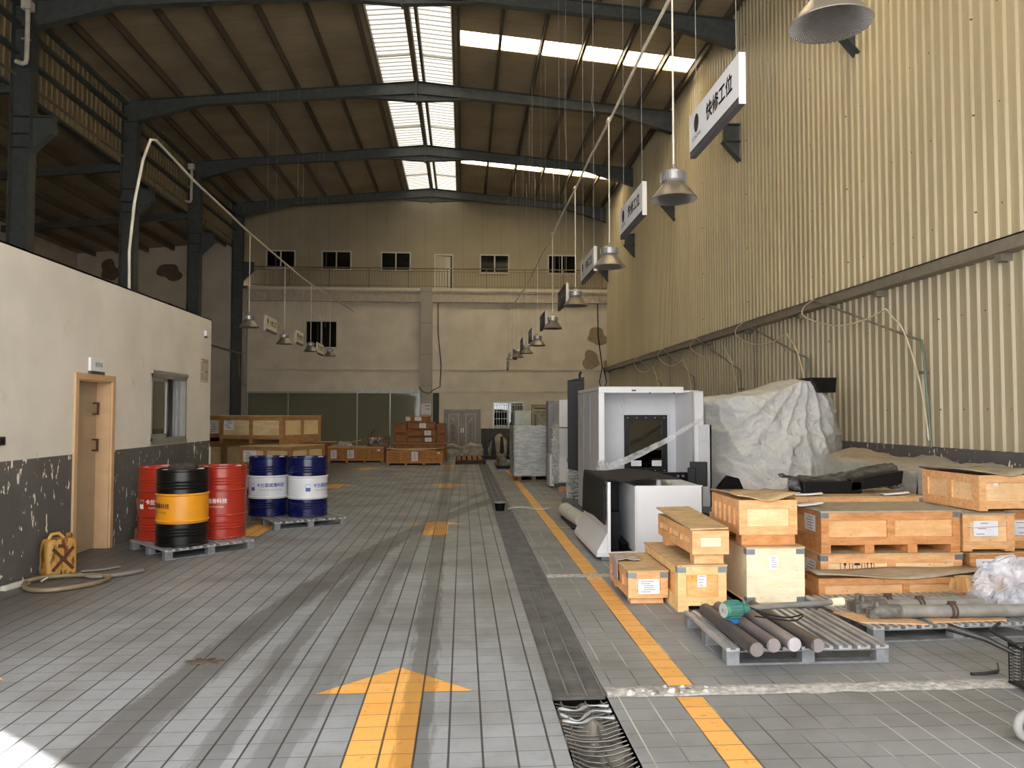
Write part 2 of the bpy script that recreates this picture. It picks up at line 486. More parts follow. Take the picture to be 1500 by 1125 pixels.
b = MB(); b.box(7.0, 7.17, -1.2, YB, 0, 1.14); struct(b.build('baseboard_right', M_plinth), 'dark grey painted plinth under the right wall')
b = MB(); b.box(6.9, 7.17, -1.2, YB, 3.72, 3.76); b.box(6.9, 6.93, -1.2, YB, 3.76, 3.9); b.box(6.9, 7.17, -1.2, YB, 3.88, 3.9)
for k in range(13):
    b.box(6.95, 7.17, .5 + 3 * k, .62 + 3 * k, 3.62, 3.72)
struct(b.build('trim_1', M_rail), 'grey rail along the right wall')

# ------------------------------------------------------------------ main roof
XR = -1.55                                   # ridge
def ztop(x): return 12.55 - (.0936 * (x - XR) if x > XR else .0966 * (XR - x))
FR = [1.1, 7.1, 13.1, 19.1, 25.1, 31.1, 37.1]
ceil = bpy.data.objects.new('ceiling', None); COL.objects.link(ceil); struct(ceil, 'pitched roof of the hall seen from below')
STRIPS = [(10.55, 11.55), (21.8, 22.7), (32.6, 33.55)]
def slab(xa, xb, y0, y1, name, mt, lift=.24, th=.05):
    m = MB()
    za, zb = ztop(xa) + lift, ztop(xb) + lift
    m.prism([(xa, za), (xb, zb), (xb, zb + th), (xa, za + th)], 'y', y0, y1)
    return m.build(name, mt, ceil)
slab(-11.4, -2.7, -1.4, 38.7, 'roof_panel', M_roof)
y = -1.4
for a, c in STRIPS + [(38.7, 38.7)]:
    slab(-.32, 7.3, y, a, 'roof_panel', M_roof)
    if c > a:
        slab(-.1, 6.93, a, c, 'skylight_strip', M_skyw, .27, .004)
        slab(-.32, -.1, a, c, 'roof_panel', M_roof); slab(6.93, 7.3, a, c, 'roof_panel', M_roof)
    y = c
# ridge light: two ribbed translucent sheets either side of the ridge beam
def ridge_sheet(xa, xb):
    m = MB(); ys = []; y = -1.4
    while y < 38.7:
        ys += [(y, 0), (y + .19, 0), (y + .215, .035), (y + .245, .035)]; y += .27
    vs = [(xa, yy, ztop(xa) + .42 + d) for yy, d in ys] + [(xb, yy, ztop(xb) + .42 + d) for yy, d in ys]
    n = len(ys); m.add(vs, [(i, i + 1, n + i + 1, n + i) for i in range(n - 1)])
    m.build('ridge_skylight', M_sky, ceil, fixn=False)
ridge_sheet(-2.72, -1.5); ridge_sheet(-1.5, -.3)
m = MB()
for x in (-2.72, -.32): m.box(x - .02, x + .02, -1.4, 38.7, ztop(x) + .2, ztop(x) + .46)
m.box(-1.64, -1.5, -1.4, 38.7, 12.62, 12.95); m.box(-1.36, -1.27, -1.4, 38.7, 12.62, 12.9)
m.build('skylight_curb', M_purlin, ceil)
for k in range(3, 7):
    m = MB(); y0 = FR[k] - 1.35
    m.beam((-2.7, y0, ztop(-2.7) + .3), (-1.6, y0, ztop(-1.6) + .3), .05, .07); m.beam((-1.3, y0, ztop(-1.3) + .3), (-.3, y0, ztop(-.3) + .3), .05, .07)
    m.build('skylight_brace', M_alum, ceil)
for i, x in enumerate([-.15, 1.05, 2.25, 3.45, 4.65, 5.85, 6.8, -2.92, -4.15, -5.4, -6.65, -7.9, -9.15, -10.2]):
    m = MB(); z = ztop(x)
    m.box(x - .04, x + .04, -1.3, 38.6, z + .0, z + .018); m.box(x - .009, x + .009, -1.3, 38.6, z, z + .24)
    m.box(x - .04, x + .04, -1.3, 38.6, z + .222, z + .24)
    m.build('purlin', M_purlin, ceil)

ORD = ['', '', '', 'nearest', 'second', 'third', 'farthest']
def rafter(y, label):
    t = thing('roof_rafter', label, 'beam', (0, y, 11), 0, 'steel roof rafters')
    XL_, XR_ = -10.4, 6.98
    def zb(x):
        if x < -8.4: d = .30 + .40 * (-8.4 - x) / 2.0
        elif x > 5.0: d = .32 + .40 * (x - 5.0) / 2.0
        else: d = .42 - .12 * min(1, abs(x - XR) / 7)
        return ztop(x) - d
    xs = [XL_, -9.4, -8.4, -5.5, -3.3, XR, .2, 2.6, 5.0, 6.0, XR_]
    w = MB()
    for i in range(len(xs) - 1):
        a, c = xs[i], xs[i + 1]
        w.prism([(a, zb(a)), (c, zb(c)), (c, ztop(c)), (a, ztop(a))], 'y', -.006, .006)
    w.M = Matrix.Identity(4)
    for v in range(len(w.v)): w.v[v] = (w.v[v][0], w.v[v][1], w.v[v][2] - 11)
    w.build('web', M_steel, t)
    fl = MB()
    for i in range(len(xs) - 1):
        a, c = xs[i], xs[i + 1]
        for z0, z1, s in ((zb(a), zb(c), 0), (ztop(a), ztop(c), -.014)):
            fl.prism([(a, z0 + s - 11), (c, z1 + s - 11), (c, z1 + s + .014 - 11), (a, z0 + s + .014 - 11)], 'y', -.11, .11)
    fl.build('flange', M_steel, t)
    gs = MB()
    zr = ztop(XR) - 11
    gs.prism([(XR - 1.9, ztop(XR - 1.9) - .38 - 11), (XR, zr - .66), (XR + 1.9, ztop(XR + 1.9) - .38 - 11), (XR, zr - .4)], 'y', -.006, .006)
    for s in (-1, 1):
        gs.beam((XR + s * 1.9, 0, ztop(XR + 1.9 * s) - .38 - 11), (XR, 0, zr - .66), .18, .014)
    gs.box(XR - .02, XR + .02, -.11, .11, zr - .72, zr)
    gs.build('ridge_gusset', M_steel, t)
    return t
for k, y in enumerate(FR):
    if k < 3: lab = ['roof rafter over the camera', 'roof rafter just ahead of the camera, above the picture', 'roof rafter above the top of the picture'][k]
    else: lab = {3: 'dark steel roof rafter across the top edge of the photo', 4: 'dark steel rafter below the wide white skylight strip', 5: 'dark steel rafter just before the narrow far skylight strip', 6: 'farthest dark steel rafter against the back gable wall'}[k]
    rafter(y, lab)

# ------------------------------------------------------------------ left columns with corbels
def column(y, label, pipe):
    t = thing('steel_column', label, 'column', (-10.63, y, 0), 0, 'left row of steel columns')
    c = MB(); hx = .24
    c.box(-hx, hx, -.006, .006, 0, 11.7); c.box(-hx, -hx + .016, -.16, .16, 0, 11.75); c.box(hx - .016, hx, -.16, .16, 0, 11.1)
    c.box(-hx, hx, -.15, .15, 10.98, 11.0)
    c.build('shaft', M_steel, t)
    k = MB()
    k.prism([(hx, 7.95), (hx + .08, 8.0), (.72, 8.42), (.72, 8.82), (hx, 8.82)], 'y', -.008, .008)
    k.box(hx, .76, -.12, .12, 8.8, 8.82); k.box(.72, .735, -.12, .12, 8.4, 8.8)
    k.beam((.72, 0, 8.42), (hx + .02, 0, 7.97), .22, .016)
    k.box(-hx, hx, -.15, .15, 8.8, 8.82); k.box(-hx, hx, -.15, .15, 8.05, 8.07); k.box(-hx, hx, -.15, .15, 8.38, 8.4)
    k.build('corbel', M_steel, t)
column(13.1, 'steel column behind the office roof, beyond the left photo edge', False)
column(19.1, 'big dark steel column at the left edge above the office roof', True)
column(25.1, 'dark steel column beside the bent white conduit', False)
column(31.1, 'slim dark steel column with a white downpipe, third from the left', True)
column(36.95, 'dark steel column against the back wall at the balcony end', False)
for y, lab, x0 in ((18.95, 'white rainwater downpipe with elbow at the top left corner', -10.36), (30.95, 'short white rainwater downpipe hanging by the third column', -10.66)):
    t = thing('downpipe', lab, 'pipe', (x0, y - .25, 9.95), 0, 'white downpipes on the columns')
    m = MB(); m.tube([(-.25, 0, .05), (-.1, 0, 0), (-.02, 0, .03), (0, 0, .12), (0, 0, 1.35)], .055, 10); m.build('pipe', M_pipe, t)
    m = MB(); m.box(-.11, .11, -.1, .1, 1.3, 1.5); m.build('hopper', M_pipe, t)
    m = MB(); m.box(-.14, .03, .0, .1, .6, .63); m.build('pipe_clip', M_pipe, t)

# right wall corbels poke through the cladding
for y, lab in ((13.15, 'dark steel corbel on the right wall right under the big near lamp'), (19.0, 'dark steel corbel below the nearest white hanging sign'), (25.0, 'dark steel corbel just under the second lamp on the right wall'), (31.0, 'dark steel corbel between the second and third sign on the right wall'), (36.8, 'farthest dark steel corbel at the end of the right wall')):
    t = thing('wall_corbel', lab, 'bracket', (7.02, y, 8.2), 0, 'steel corbels on the right wall')
    m = MB(); m.prism([(0, -.12), (-.42, .36), (-.42, .78), (0, .78)], 'y', -.008, .008); m.build('web', M_steel, t)
    m = MB(); m.box(-.46, 0, -.13, .13, .78, .8); m.build('top_plate', M_steel, t)
    m = MB(); m.box(-.46, 0, -.13, .13, .35, .365); m.build('stiffener', M_steel, t)
    m = MB(); m.beam((-.44, 0, .36), (0, 0, -.14), .24, .018); m.build('flange', M_steel, t)

# ------------------------------------------------------------------ left annex seen between the columns
def za(x): return 9.64 + .09 * (x + 10.85)
b = MB(); b.prism([(-18.2, za(-18.2) + .2), (-10.8, za(-10.8) + .2), (-10.8, za(-10.8) + .24), (-18.2, za(-18.2) + .24)], 'y', -1.4, 37.4)
ann = struct(b.build('ceiling', seamed('annex_roof', '#8d8069', 'y', .6, .15, .3, .4, .02)), 'lower roof of the left annex')
for x in (-11.3, -12.5, -13.7, -14.9, -16.1, -17.3):
    m = MB(); m.box(x - .06, x + .06, -1.3, 37.3, za(x), za(x) + .2); m.build('purlin', M_purlin, ann)
for k, y in enumerate(FR[2:6]):
    m = MB(); m.prism([(-18, za(-18) - .26), (-10.87, za(-10.87) - .24), (-10.87, za(-10.87)), (-18, za(-18))], 'y', y - .08, y + .08)
    lab = ['beam of the annex roof ahead of the first column', 'dark beam of the annex roof left of the big left column', 'dark annex roof beam meeting the column by the bent conduit', 'dark annex roof beam meeting the third column'][k]
    tag(m.build('annex_beam', M_steel), lab, 'beam', 'beams of the left annex roof')
corrugated(-10.9, 9.62, 11.95, -1.2, 38.6, .27, .03, plain('fascia_shaded', '#8a7b60', .5), 'wall_left', 'corrugated fascia above the left columns', -1)  # same panels as the hall's, shade put into a darker colour
b = MB()
for z in (10.35, 11.05, 11.55): b.box(-10.87, -10.72, -1.2, 37.2, z, z + .09)
b.box(-10.98, -10.87, -1.2, 37.2, 9.56, 9.62)
struct(b.build('trim_2', M_steel), 'girts on the left fascia')
b = MB(); b.box(-18.3, -18.1, -1.2, 38.6, 0, 9.3); struct(b.build('wall_left', M_backlow), 'outer wall of the left annex')
b = MB(); b.box(-18.2, -10.8, YB, YB + .2, 0, 10.0); b.box(-11.0, -10.9, YB, 38.6, 7, 12.3); struct(b.build('wall_back', M_backlow), 'back wall of the left annex')

# ------------------------------------------------------------------ front wall with the wide open gate behind the camera
b = MB(); b.box(-18.3, -6.5, -1.4, -1.2, 0, 10); b.box(GATE_R, 7.3, -1.4, -1.2, 0, 12.3); b.box(-11, GATE_R, -1.4, -1.2, GATE_H, 12.3)
b.prism([(-11.4, 11), (7.3, 11), (7.3, 12.05), (XR, 12.85), (-11.4, 11.9)], 'y', -1.4, -1.2)
struct(b.build('wall_front', M_backlow), 'front wall around the open gate')

# ------------------------------------------------------------------ back wall
b = MB(); Y0, Y1 = YB, YB + .2
b.box(-10.76, -2.05, Y0, Y1, 2.72, 7.5); b.box(-10.76, -10.2, Y0, Y1, 0, 2.72)
b.box(-2.05, -1.44, Y0, Y1, 0, 7.5); b.box(-1.44, -1.14, Y0, Y1, 2.66, 7.5); b.box(-1.14, -.91, Y0, Y1, 0, 7.5)
b.box(-.91, .85, Y0, Y1, 1.84, 7.5); b.box(.85, 1.44, Y0, Y1, 0, 7.5); b.box(1.44, 2.96, Y0, Y1, 0, .97); b.box(1.44, 2.96, Y0, Y1, 2.22, 7.5)
b.box(2.96, 7.17, Y0, Y1, 0, 7.5)
# openings for the tall window on the left part are shallow reveals
struct(b.build('wall_back', M_backlow), 'pale plaster back wall below the balcony')
b = MB(); b.box(.87, 7.1, YB - .012, YB, 0, .95); b.box(-1.14, -.93, YB - .012, YB, 0, 1.2)
struct(b.build('baseboard_back', M_dado), 'dark painted dado on the back wall')
b = MB()
for x0, x1 in ((-10.2, -2.05), (-1.47, 7.0)): b.box(x0, x1, YB - .05, YB, 3.76, 3.82); b.box(x0, x1, YB - .03, YB, 2.72, 2.76)
struct(b.build('trim_3', M_backlow), 'ledge across the back wall')
b = MB(); b.box(-2.05, -1.47, YB - .3, YB, 0, 7.72); b.box(-10.76, -10.2, YB - .25, YB, 0, 7.72)
struct(b.build('wall_back', M_pillar), 'panelled pillars on the back wall')
# room behind the glass
b = MB(); b.box(-10.8, -1, YB + 3, YB + 3.1, 0, 3); b.box(-10.8, -1, YB + .2, YB + 3, 2.9, 3); b.box(-10.8, -10.7, YB + .2, YB + 3, 0, 3); b.box(-1.14, -1.0, YB + .2, YB + 3, 0, 3)
struct(b.build('wall_back', plain('glass_room', '#9a9c8e', .7)), 'dim room behind the glass partition')
def win(name, lab, x0, x1, z0, z1, y, frame, pane, cols=2, bars=None, fw=.06, depth=.1):
    w = MB(); w.box(x0, x1, y - .04, y + .03, z0, z0 + fw); w.box(x0, x1, y - .04, y + .03, z1 - fw, z1)
    for i in range(cols + 1):
        xx = x0 + (x1 - x0 - fw) * i / cols; w.box(xx, xx + fw, y - .035, y + .03, z0, z1)
    o = struct(w.build(name, frame), lab)
    p = MB(); p.box(x0 + fw / 2, x1 - fw / 2, y + .015, y + .021, z0 + fw / 2, z1 - fw / 2); p.build('pane', pane, o)
    return o
b = MB()
b.box(-2.1, -10.2, YB - .04, YB + .02, 2.64, 2.72)
for x in (-10.2, -8.3, -5.06, -3.5, -2.1): b.box(x, x + .05, YB - .02, YB + .03, 0, 2.7)
o = struct(b.build('window_1', M_alum), 'tinted glass partition along the back wall'); p = MB(); p.box(-10.2, -2.05, YB + .03, YB + .04, 0, 2.7); p.build('pane', M_glass, o)
p = MB(); p.box(-5.06, -2.1, YB - .06, YB - .01, 2.64, 2.86); p.build('header_panel', plain('header_panel', '#cfd0cc', .5), o)
p = MB(); p.box(-1.44, -1.14, YB + .05, YB + .06, 0, 2.66); struct(p.build('window_2', plain('dark_glass', '#2c332f', .4, 0, .1, 6, .2)), 'narrow dark green glass beside the pillar')
# double door with embossed leaves
d = MB(); d.box(-.91, .85, YB - .05, YB + .05, 1.78, 1.86); d.box(-.91, -.84, YB - .05, YB + .05, 0, 1.8); d.box(.78, .85, YB - .05, YB + .05, 0, 1.8)
M_door = plain('bronze_door', '#6d665c', .4, .4, .1); M_emb = plain('door_relief', '#958c7e', .35, .4)
do = struct(d.build('door_1', M_door), 'embossed bronze double door in the back wall')
for x0, x1, s in ((-.84, -.035, 1), (-.03, .78, -1)):
    l = MB(); l.box(x0, x1, YB - .02, YB + .03, 0, 1.78); lf = l.build('leaf', M_door, do)
    e = MB(); a, c = x0 + .16, x1 - .16
    for q in ((a, c, .1, .13), (a, c, 1.62, 1.65)): e.box(q[0], q[1], YB - .035, YB - .02, q[2], q[3])
    for q in (a, c - .03): e.box(q, q + .03, YB - .035, YB - .02, .1, 1.65)
    xm = (a + c) / 2; e.beam((xm - .1 * s, YB - .03, 1.5), (xm + .06 * s, YB - .03, 1.3), .01, .035)
    for k in range(5): e.tube([(xm + .1 * math.cos(q), YB - .028, .4 + k * .17 + .09 * math.sin(q)) for q in [j * .8 for j in range(8)]], .012, 5)
    e.build('relief', M_emb, lf)
    h = MB(); xh = x1 - .06 if s > 0 else x0 + .03; h.box(xh, xh + .03, YB - .06, YB - .02, .75, .95); h.lathe([(.025, 0), (.025, .03)], 10, (xh + .015, YB - .07, .95)); h.build('handle', plain('door_handle', '#b9b3a6', .3, .8), lf)
wo = win('window_3', 'barred window low on the back wall', 1.44, 2.96, .97, 2.22, YB + .02, M_alum, M_pane, 2)
b = MB()
for k in range(12): b.box(1.5 + k * .122, 1.512 + k * .122, YB - .06, YB - .045, 1.0, 2.2)
for k in range(4): b.box(1.44, 2.96, YB - .065, YB - .04, 1.08 + k * .33, 1.1 + k * .33)
b.build('security_bars', M_alum, wo)
b = MB()
for k in range(7): b.lathe([(.035, 0), (.045, .05), (.035, .12), (.02, .13)], 8, (1.55 + k * .1, YB - .02, .985))
b.build('sill_jars', M_white, wo)
b = MB(); b.box(1.44, 2.96, YB + .6, YB + .62, .9, 2.3); b.box(-1.14, 7.3, 38.55, 38.65, 0, 7.8)  # long box is an unseen backing wall, added to stop light leaks
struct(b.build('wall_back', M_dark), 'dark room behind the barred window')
win('window_4', 'dark sliding window high on the left of the back wall', -7.5, -5.98, 4.78, 6.11, YB - .03, M_white, plain('window_black', '#14140f', .12), 2)

# balcony floor, girder and upper wall
YU = 38.4
b = MB(); b.box(-10.4, 7.05, 36.95, YU, 7.55, 7.68); struct(b.build('trim_4', M_backlow), 'balcony slab edge')
b = MB(); b.box(-10.35, 7.05, 37.04, 37.1, 7.05, 7.5); b.box(-10.35, 7.05, 36.98, 37.2, 7.02, 7.06); b.box(-10.35, 7.05, 36.98, 37.2, 7.47, 7.55)
for k in range(10): b.box(-9.4 + 1.78 * k, -9.37 + 1.78 * k, 36.98, 37.05, 7.05, 7.5)
struct(b.build('trim_5', plain('girder_paint', '#b9ad9c', .6)), 'painted girder under the balcony')
b = MB(); b.box(-10.9, -1.45, YU, YU + .2, 7.6, 12.9); b.box(-.49, 7.17, YU, YU + .2, 7.6, 12.9); b.box(-1.45, -.49, YU, YU + .2, 9.63, 12.9)
struct(b.build('wall_back', M_backup), 'beige panel wall above the balcony')
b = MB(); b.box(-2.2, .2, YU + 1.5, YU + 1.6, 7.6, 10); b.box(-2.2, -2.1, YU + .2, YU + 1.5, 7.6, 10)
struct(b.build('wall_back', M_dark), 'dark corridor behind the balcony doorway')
d = MB(); d.box(-1.45, -.49, YU - .03, YU + .04, 9.57, 9.63)
for x in (-1.45, -.55): d.box(x, x + .06, YU - .03, YU + .04, 7.68, 9.6)
do = struct(d.build('door_2', M_white), 'half open doorway on the balcony')
l = MB(); l.M = Matrix.Translation((-1.39, YU + .02, 0)) @ Matrix.Rotation(R(22), 4, 'Z'); l.box(0, .8, 0, .04, 7.69, 9.56); l.build('leaf', M_backup, do)
PB = plain('balcony_pane', '#15140f', .08)
for i, (x0, x1, z0, z1) in enumerate([(-9.68, -8.25, 8.8, 9.72), (-7.0, -5.52, 8.76, 9.72), (-4.08, -2.6, 8.74, 9.7), (.83, 2.31, 8.66, 9.64), (4.24, 5.69, 8.68, 9.66)]):
    win('window_%d' % (5 + i), 'sliding window above the balcony', x0, x1, z0, z1, YU - .03, M_white, PB, 2)
rl = thing('balcony_railing', 'bronze railing with thin balusters along the upper balcony', 'railing', (0, 37.02, 7.68))
m = MB(); m.tube([(-10.2, 0, .96), (7.0, 0, .96)], .03, 8); m.tube([(-10.2, 0, .82), (7.0, 0, .82)], .016, 6); m.tube([(-10.2, 0, .1), (7.0, 0, .1)], .016, 6); m.build('handrail', M_railp, rl)
for k in range(10):
    x = -10.1 + k * 1.87
    m = MB(); m.box(x - .025, x + .025, -.025, .025, 0, .95); m.build('post', M_railp, rl)
    if k < 9:
        m = MB()
        for j in range(1, 14): m.box(x + j * .1336 - .009, x + j * .1336 + .009, -.009, .009, .1, .82)
        m.build('baluster_panel', M_railp, rl)
# bare patches of render
def blob(name, xc, zc, w, h, y, mt, seed):
    rr = random.Random(seed); n = 22
    ph = [rr.uniform(0, 6.28) for _ in range(4)]
    pts = []
    for i in range(n):
        a = 2 * PI * i / n
        q = 1 + .16 * math.sin(2 * a + ph[0]) + .12 * math.sin(3 * a + ph[1]) + .07 * math.sin(5 * a + ph[2])
        pts.append((xc + w / 2 * q * math.cos(a), zc + h / 2 * q * math.sin(a)))
    m = MB(); m.prism(pts, 'y', y - .008, y); return m.build(name, mt)
for args, lab in (((6.55, 5.42, 1.0, .82), 'bare render patch high on the back wall beside the right wall'), ((6.22, 4.25, .9, .85), 'bare render patch below the other, right end of the back wall'), ((6.97, 4.1, .3, .3), 'small bare patch in the corner of the back wall')):
    tag(blob('bare_patch', *args, YB - .003, M_stain, args[0] * 10), lab, 'wall stain', 'bare patches by the right wall')
for args, lab in (((-13.85, 8.35, 1.1, .8), 'bare patch high on the annex wall between two columns'), ((-13.9, 6.6, .7, .5), 'lower bare patch on the annex wall behind the office roof'), ((-16.6, 8.4, .9, .9), 'bare patch on the annex wall left of the bent conduit')):
    tag(blob('bare_patch', *args, YB - .003, M_stain2, args[0] * 10), lab, 'wall stain', 'bare patches on the annex wall')

# ------------------------------------------------------------------ office block on the left
XO, YE, ZO = -4.32, 13.52, 3.26
D0, D1, DZ = 8.94, 9.78, 2.03          # doorway
W0, W1, WZ0, WZ1 = 11.0, 12.36, 1.25, 2.2
b = MB(); T = .2
b.box(XO - T, XO, .8, D0, 0, ZO); b.box(XO - T, XO, D0, D1, DZ, ZO); b.box(XO - T, XO, D1, W0, 0, ZO)
b.box(XO - T, XO, W0, W1, 0, WZ0); b.box(XO - T, XO, W0, W1, WZ1, ZO); b.box(XO - T, XO, W1, YE, 0, ZO)
b.box(-10.3, XO - T, YE - .2, YE, 0, ZO); b.box(-10.3, XO - T, .8, 1.0, 0, ZO)
struct(b.build('wall_left', M_office), 'white office wall with a chipped grey dado')
b = MB(); b.box(-10.3, XO, .8, YE, ZO - .02, ZO); struct(b.build('ceiling', M_officein), 'office roof slab')
b = MB(); b.box(-7, -6.9, 1, YE, 0, ZO - .1); b.box(-7, XO - T - .01, 10.2, 10.3, 0, ZO - .1); b.box(-7, XO - T - .01, 8.2, 8.3, 0, ZO - .1)
struct(b.build('wall_left', M_officein), 'inner office walls')
M_frame = plain('tan_door_frame', '#c4a27c', .5, 0, .06); M_leaf = plain('cream_door', '#a4937a', .45, 0, .05); M_brown = plain('brown_pull', '#4a2a20', .4)
d = MB()
for s in (-.012, ): pass
d.box(XO - .002, XO + .025, D0 - .07, D0, 0, DZ); d.box(XO - .002, XO + .025, D1, D1 + .07, 0, DZ); d.box(XO - .002, XO + .025, D0 - .07, D1 + .07, DZ, DZ + .07)
d.box(XO - T, XO, D0, D0 + .02, 0, DZ); d.box(XO - T, XO, D1 - .02, D1, 0, DZ); d.box(XO - T, XO, D0, D1, DZ - .02, DZ)
do = struct(d.build('door_3', M_frame), 'tan framed office door')
l = MB(); l.box(XO - .2, XO - .16, D0 + .02, D1 - .02, .01, DZ - .02); lf = l.build('leaf', M_leaf, do)
for z in (1.26, 1.7):
    h = MB(); yh = D1 - .12
    h.box(XO - .16, XO - .1, yh, yh + .02, z - .075, z - .055); h.box(XO - .16, XO - .1, yh, yh + .02, z + .055, z + .075); h.box(XO - .11, XO - .09, yh, yh + .02, z - .075, z + .075)
    h.build('pull_handle', M_brown, lf)
s = MB(); s.box(XO - .16, XO - .157, D0 + .1, D0 + .33, 1.32, 1.72); st = s.build('warning_notice', M_paper, lf)
s = MB(); s.tube([(XO - .155, D0 + .215 + .085 * math.cos(q * .3927), 1.56 + .085 * math.sin(q * .3927)) for q in range(16)], .012, 6, closed=True)
s.box(XO - .157, XO - .154, D0 + .12, D0 + .31, 1.35, 1.41); s.build('print', M_red, st)
# sliding window
w = MB(); fw = .045
for z in (WZ0, WZ1 - fw): w.box(XO - .12, XO + .01, W0, W1, z, z + fw)
for y in (W0, W1 - fw): w.box(XO - .12, XO + .01, y, y + fw, WZ0, WZ1)
w.box(XO, XO + .03, W0 - .01, W1 + .02, WZ1, WZ1 + .05); w.box(XO, XO + .02, W0 - .02, W1 + .02, WZ0 - .045, WZ0)
wo = struct(w.build('window_10', M_alum), 'sliding window in the office wall')
s = MB(); ya, yb_ = W0 + .045, W0 + .7
for z in (WZ0 + .045, WZ1 - .1): s.box(XO - .06, XO - .03, ya, yb_, z, z + .055)
for y in (ya, yb_ - .05): s.box(XO - .06, XO - .03, y, y + .05, WZ0 + .045, WZ1 - .045)
sa = s.build('sash', M_alum, wo); p = MB(); p.box(XO - .05, XO - .044, ya, yb_, WZ0 + .05, WZ1 - .05); p.build('pane', M_clear, sa)
s = MB(); s.box(XO - .1, XO - .07, W1 - .16, W1 - .045, WZ0 + .04, WZ1 - .045); s.build('sash', plain('white_sash', '#a3a3aa', .5), wo)
# ------------------------------------------------------------------ high-bay lamps on drop rods
def reflector_mat():
    t = NT('faceted_reflector'); tc = t.n('ShaderNodeTexCoord'); x = t.n('ShaderNodeSeparateXYZ'); t.put(x.inputs[0], tc.outputs['Object'])
    a = t.math('ARCTAN2', x.outputs[1], x.outputs[0])
    h = t.math('MULTIPLY', t.math('SINE', t.math('MULTIPLY', a, 64)), t.math('SINE', t.math('MULTIPLY', x.outputs[2], 520)))
    m = t.bsdf((.42, .41, .4, 1), .3, .95, h, .9, .012)
    return m
M_refl = reflector_mat(); M_shade = plain('lamp_shade_paint', '#8b8072', .38, .55, .06); M_fin = plain('heat_sink', '#a3a1a0', .35, .7, .05)
def lamp(label, loc, rod, grp):
    t = thing('pendant_lamp', label, 'lamp', loc, 0, grp)
    m = MB(); m.lathe([(.235, -.004), (.238, 0), (.232, .012), (.12, .15), (.105, .175), (.1, .18)], 40, caps=False); m.build('shade', M_shade, t)
    m = MB(); m.lathe([(.236, -.003), (.225, .008), (.114, .146), (.095, .165)], 40, caps=False); m.build('reflector', M_refl, t)
    m = MB(); m.lathe([(.0, .168), (.1, .166)], 24, caps=False); m.build('diffuser', plain('lamp_lens', '#b8b0a2', .4), t) if False else None
    m = MB(); m.lathe([(.1, .164), (.118, .19), (.118, .27), (.1, .285), (.06, .31), (.02, .325)], 24)
    for k in range(30):
        a = 2 * PI * k / 30; m.obox((.124 * math.cos(a), .124 * math.sin(a), .23), (.02, .005, .085), (0, 0, a))
    m.build('heat_sink', M_fin, t)
    m = MB(); m.tube([(0, 0, .32), (0, 0, .36)], .012, 6); m.tube([(0, 0, .345), (.014, 0, .36), (0, 0, .375), (-.014, 0, .36)], .004, 5, closed=True); m.build('hook', M_metal, t)
    m = MB(); m.cyl((0, 0, .37), (0, 0, rod), .0105, n=8); m.build('drop_rod', M_pipe, t)
    return t
XL1, XL2 = 2.17, -5.18
zc = lambda y: 6.03 + max(0, y - 26) * .05
names = ['big near lamp with a silver faceted reflector at the top right', 'second pendant lamp from the camera, right row, with ribbed heat sink', 'third pendant lamp of the right row, beside the farthest white sign', 'fourth pendant lamp of the right row, in front of the balcony edge', 'fifth pendant lamp of the right row, against the pale back wall', 'sixth pendant lamp of the right row, with a bright shine on its shade', 'seventh lamp of the right row, small and dark', 'eighth lamp of the right row, tiny, next to the last', 'farthest and smallest lamp at the left end of the right row']
for (y, z), n in zip([(4.36, 3.94), (7.77, 3.85), (11.27, 3.82), (14.75, 3.73), (18.55, 3.71), (22.34, 3.63), (26.34, 3.72), (30.27, 3.87), (34.57, 4.1)], names):
    lamp(n, (XL1, y, z - .0), zc(y) - z, 'pendant lamps of the right row')
for (y, z), n in zip([(19.0, 3.74), (22.7, 3.67), (26.6, 3.78), (30.4, 3.9)], ['nearest pendant lamp of the left row, above the office corner', 'second pendant lamp of the left row, right of the white sign', 'third pendant lamp of the left row, in front of the dark window', 'last pendant lamp of the left row']):
    lamp(n, (XL2, y, z), zc(y) - z, 'pendant lamps of the left row')
m = MB(); m.tube([(XL1, -1, 6.02)] + [(XL1 + .01 * (k % 2), y, zc(y) + .01 - .02 * (k % 2)) for k, y in enumerate(range(1, 36, 2))] + [(XL1, 37.1, 6.85)], .02, 8)
for y in (7.77, 11.27, 14.75, 18.55, 22.34, 26.34, 30.27): m.cyl((XL1, y - .06, zc(y)), (XL1, y + .06, zc(y)), .032)
tag(m.build('lamp_conduit', M_pipe), 'long white conduit carrying the right row of lamps', 'conduit')
pts = [(-5.25, 12.45, 3.3), (-5.26, 12.44, 4.2), (-5.22, 12.5, 5.0), (-5.18, 12.7, 5.75), (-5.17, 12.95, 6.17), (-5.18, 13.2, 6.25), (-5.18, 13.7, 6.22), (-5.18, 15, 6.13), (-5.18, 17, 6.08)] + [(-5.18, y, zc(y)) for y in range(19, 35, 2)] + [(-5.18, 36.9, 6.5)]
m = MB(); m.tube(pts, .024, 8); tag(m.build('lamp_conduit', M_pipe), 'white conduit of the left lamps that bends down sharply to the office roof', 'conduit')

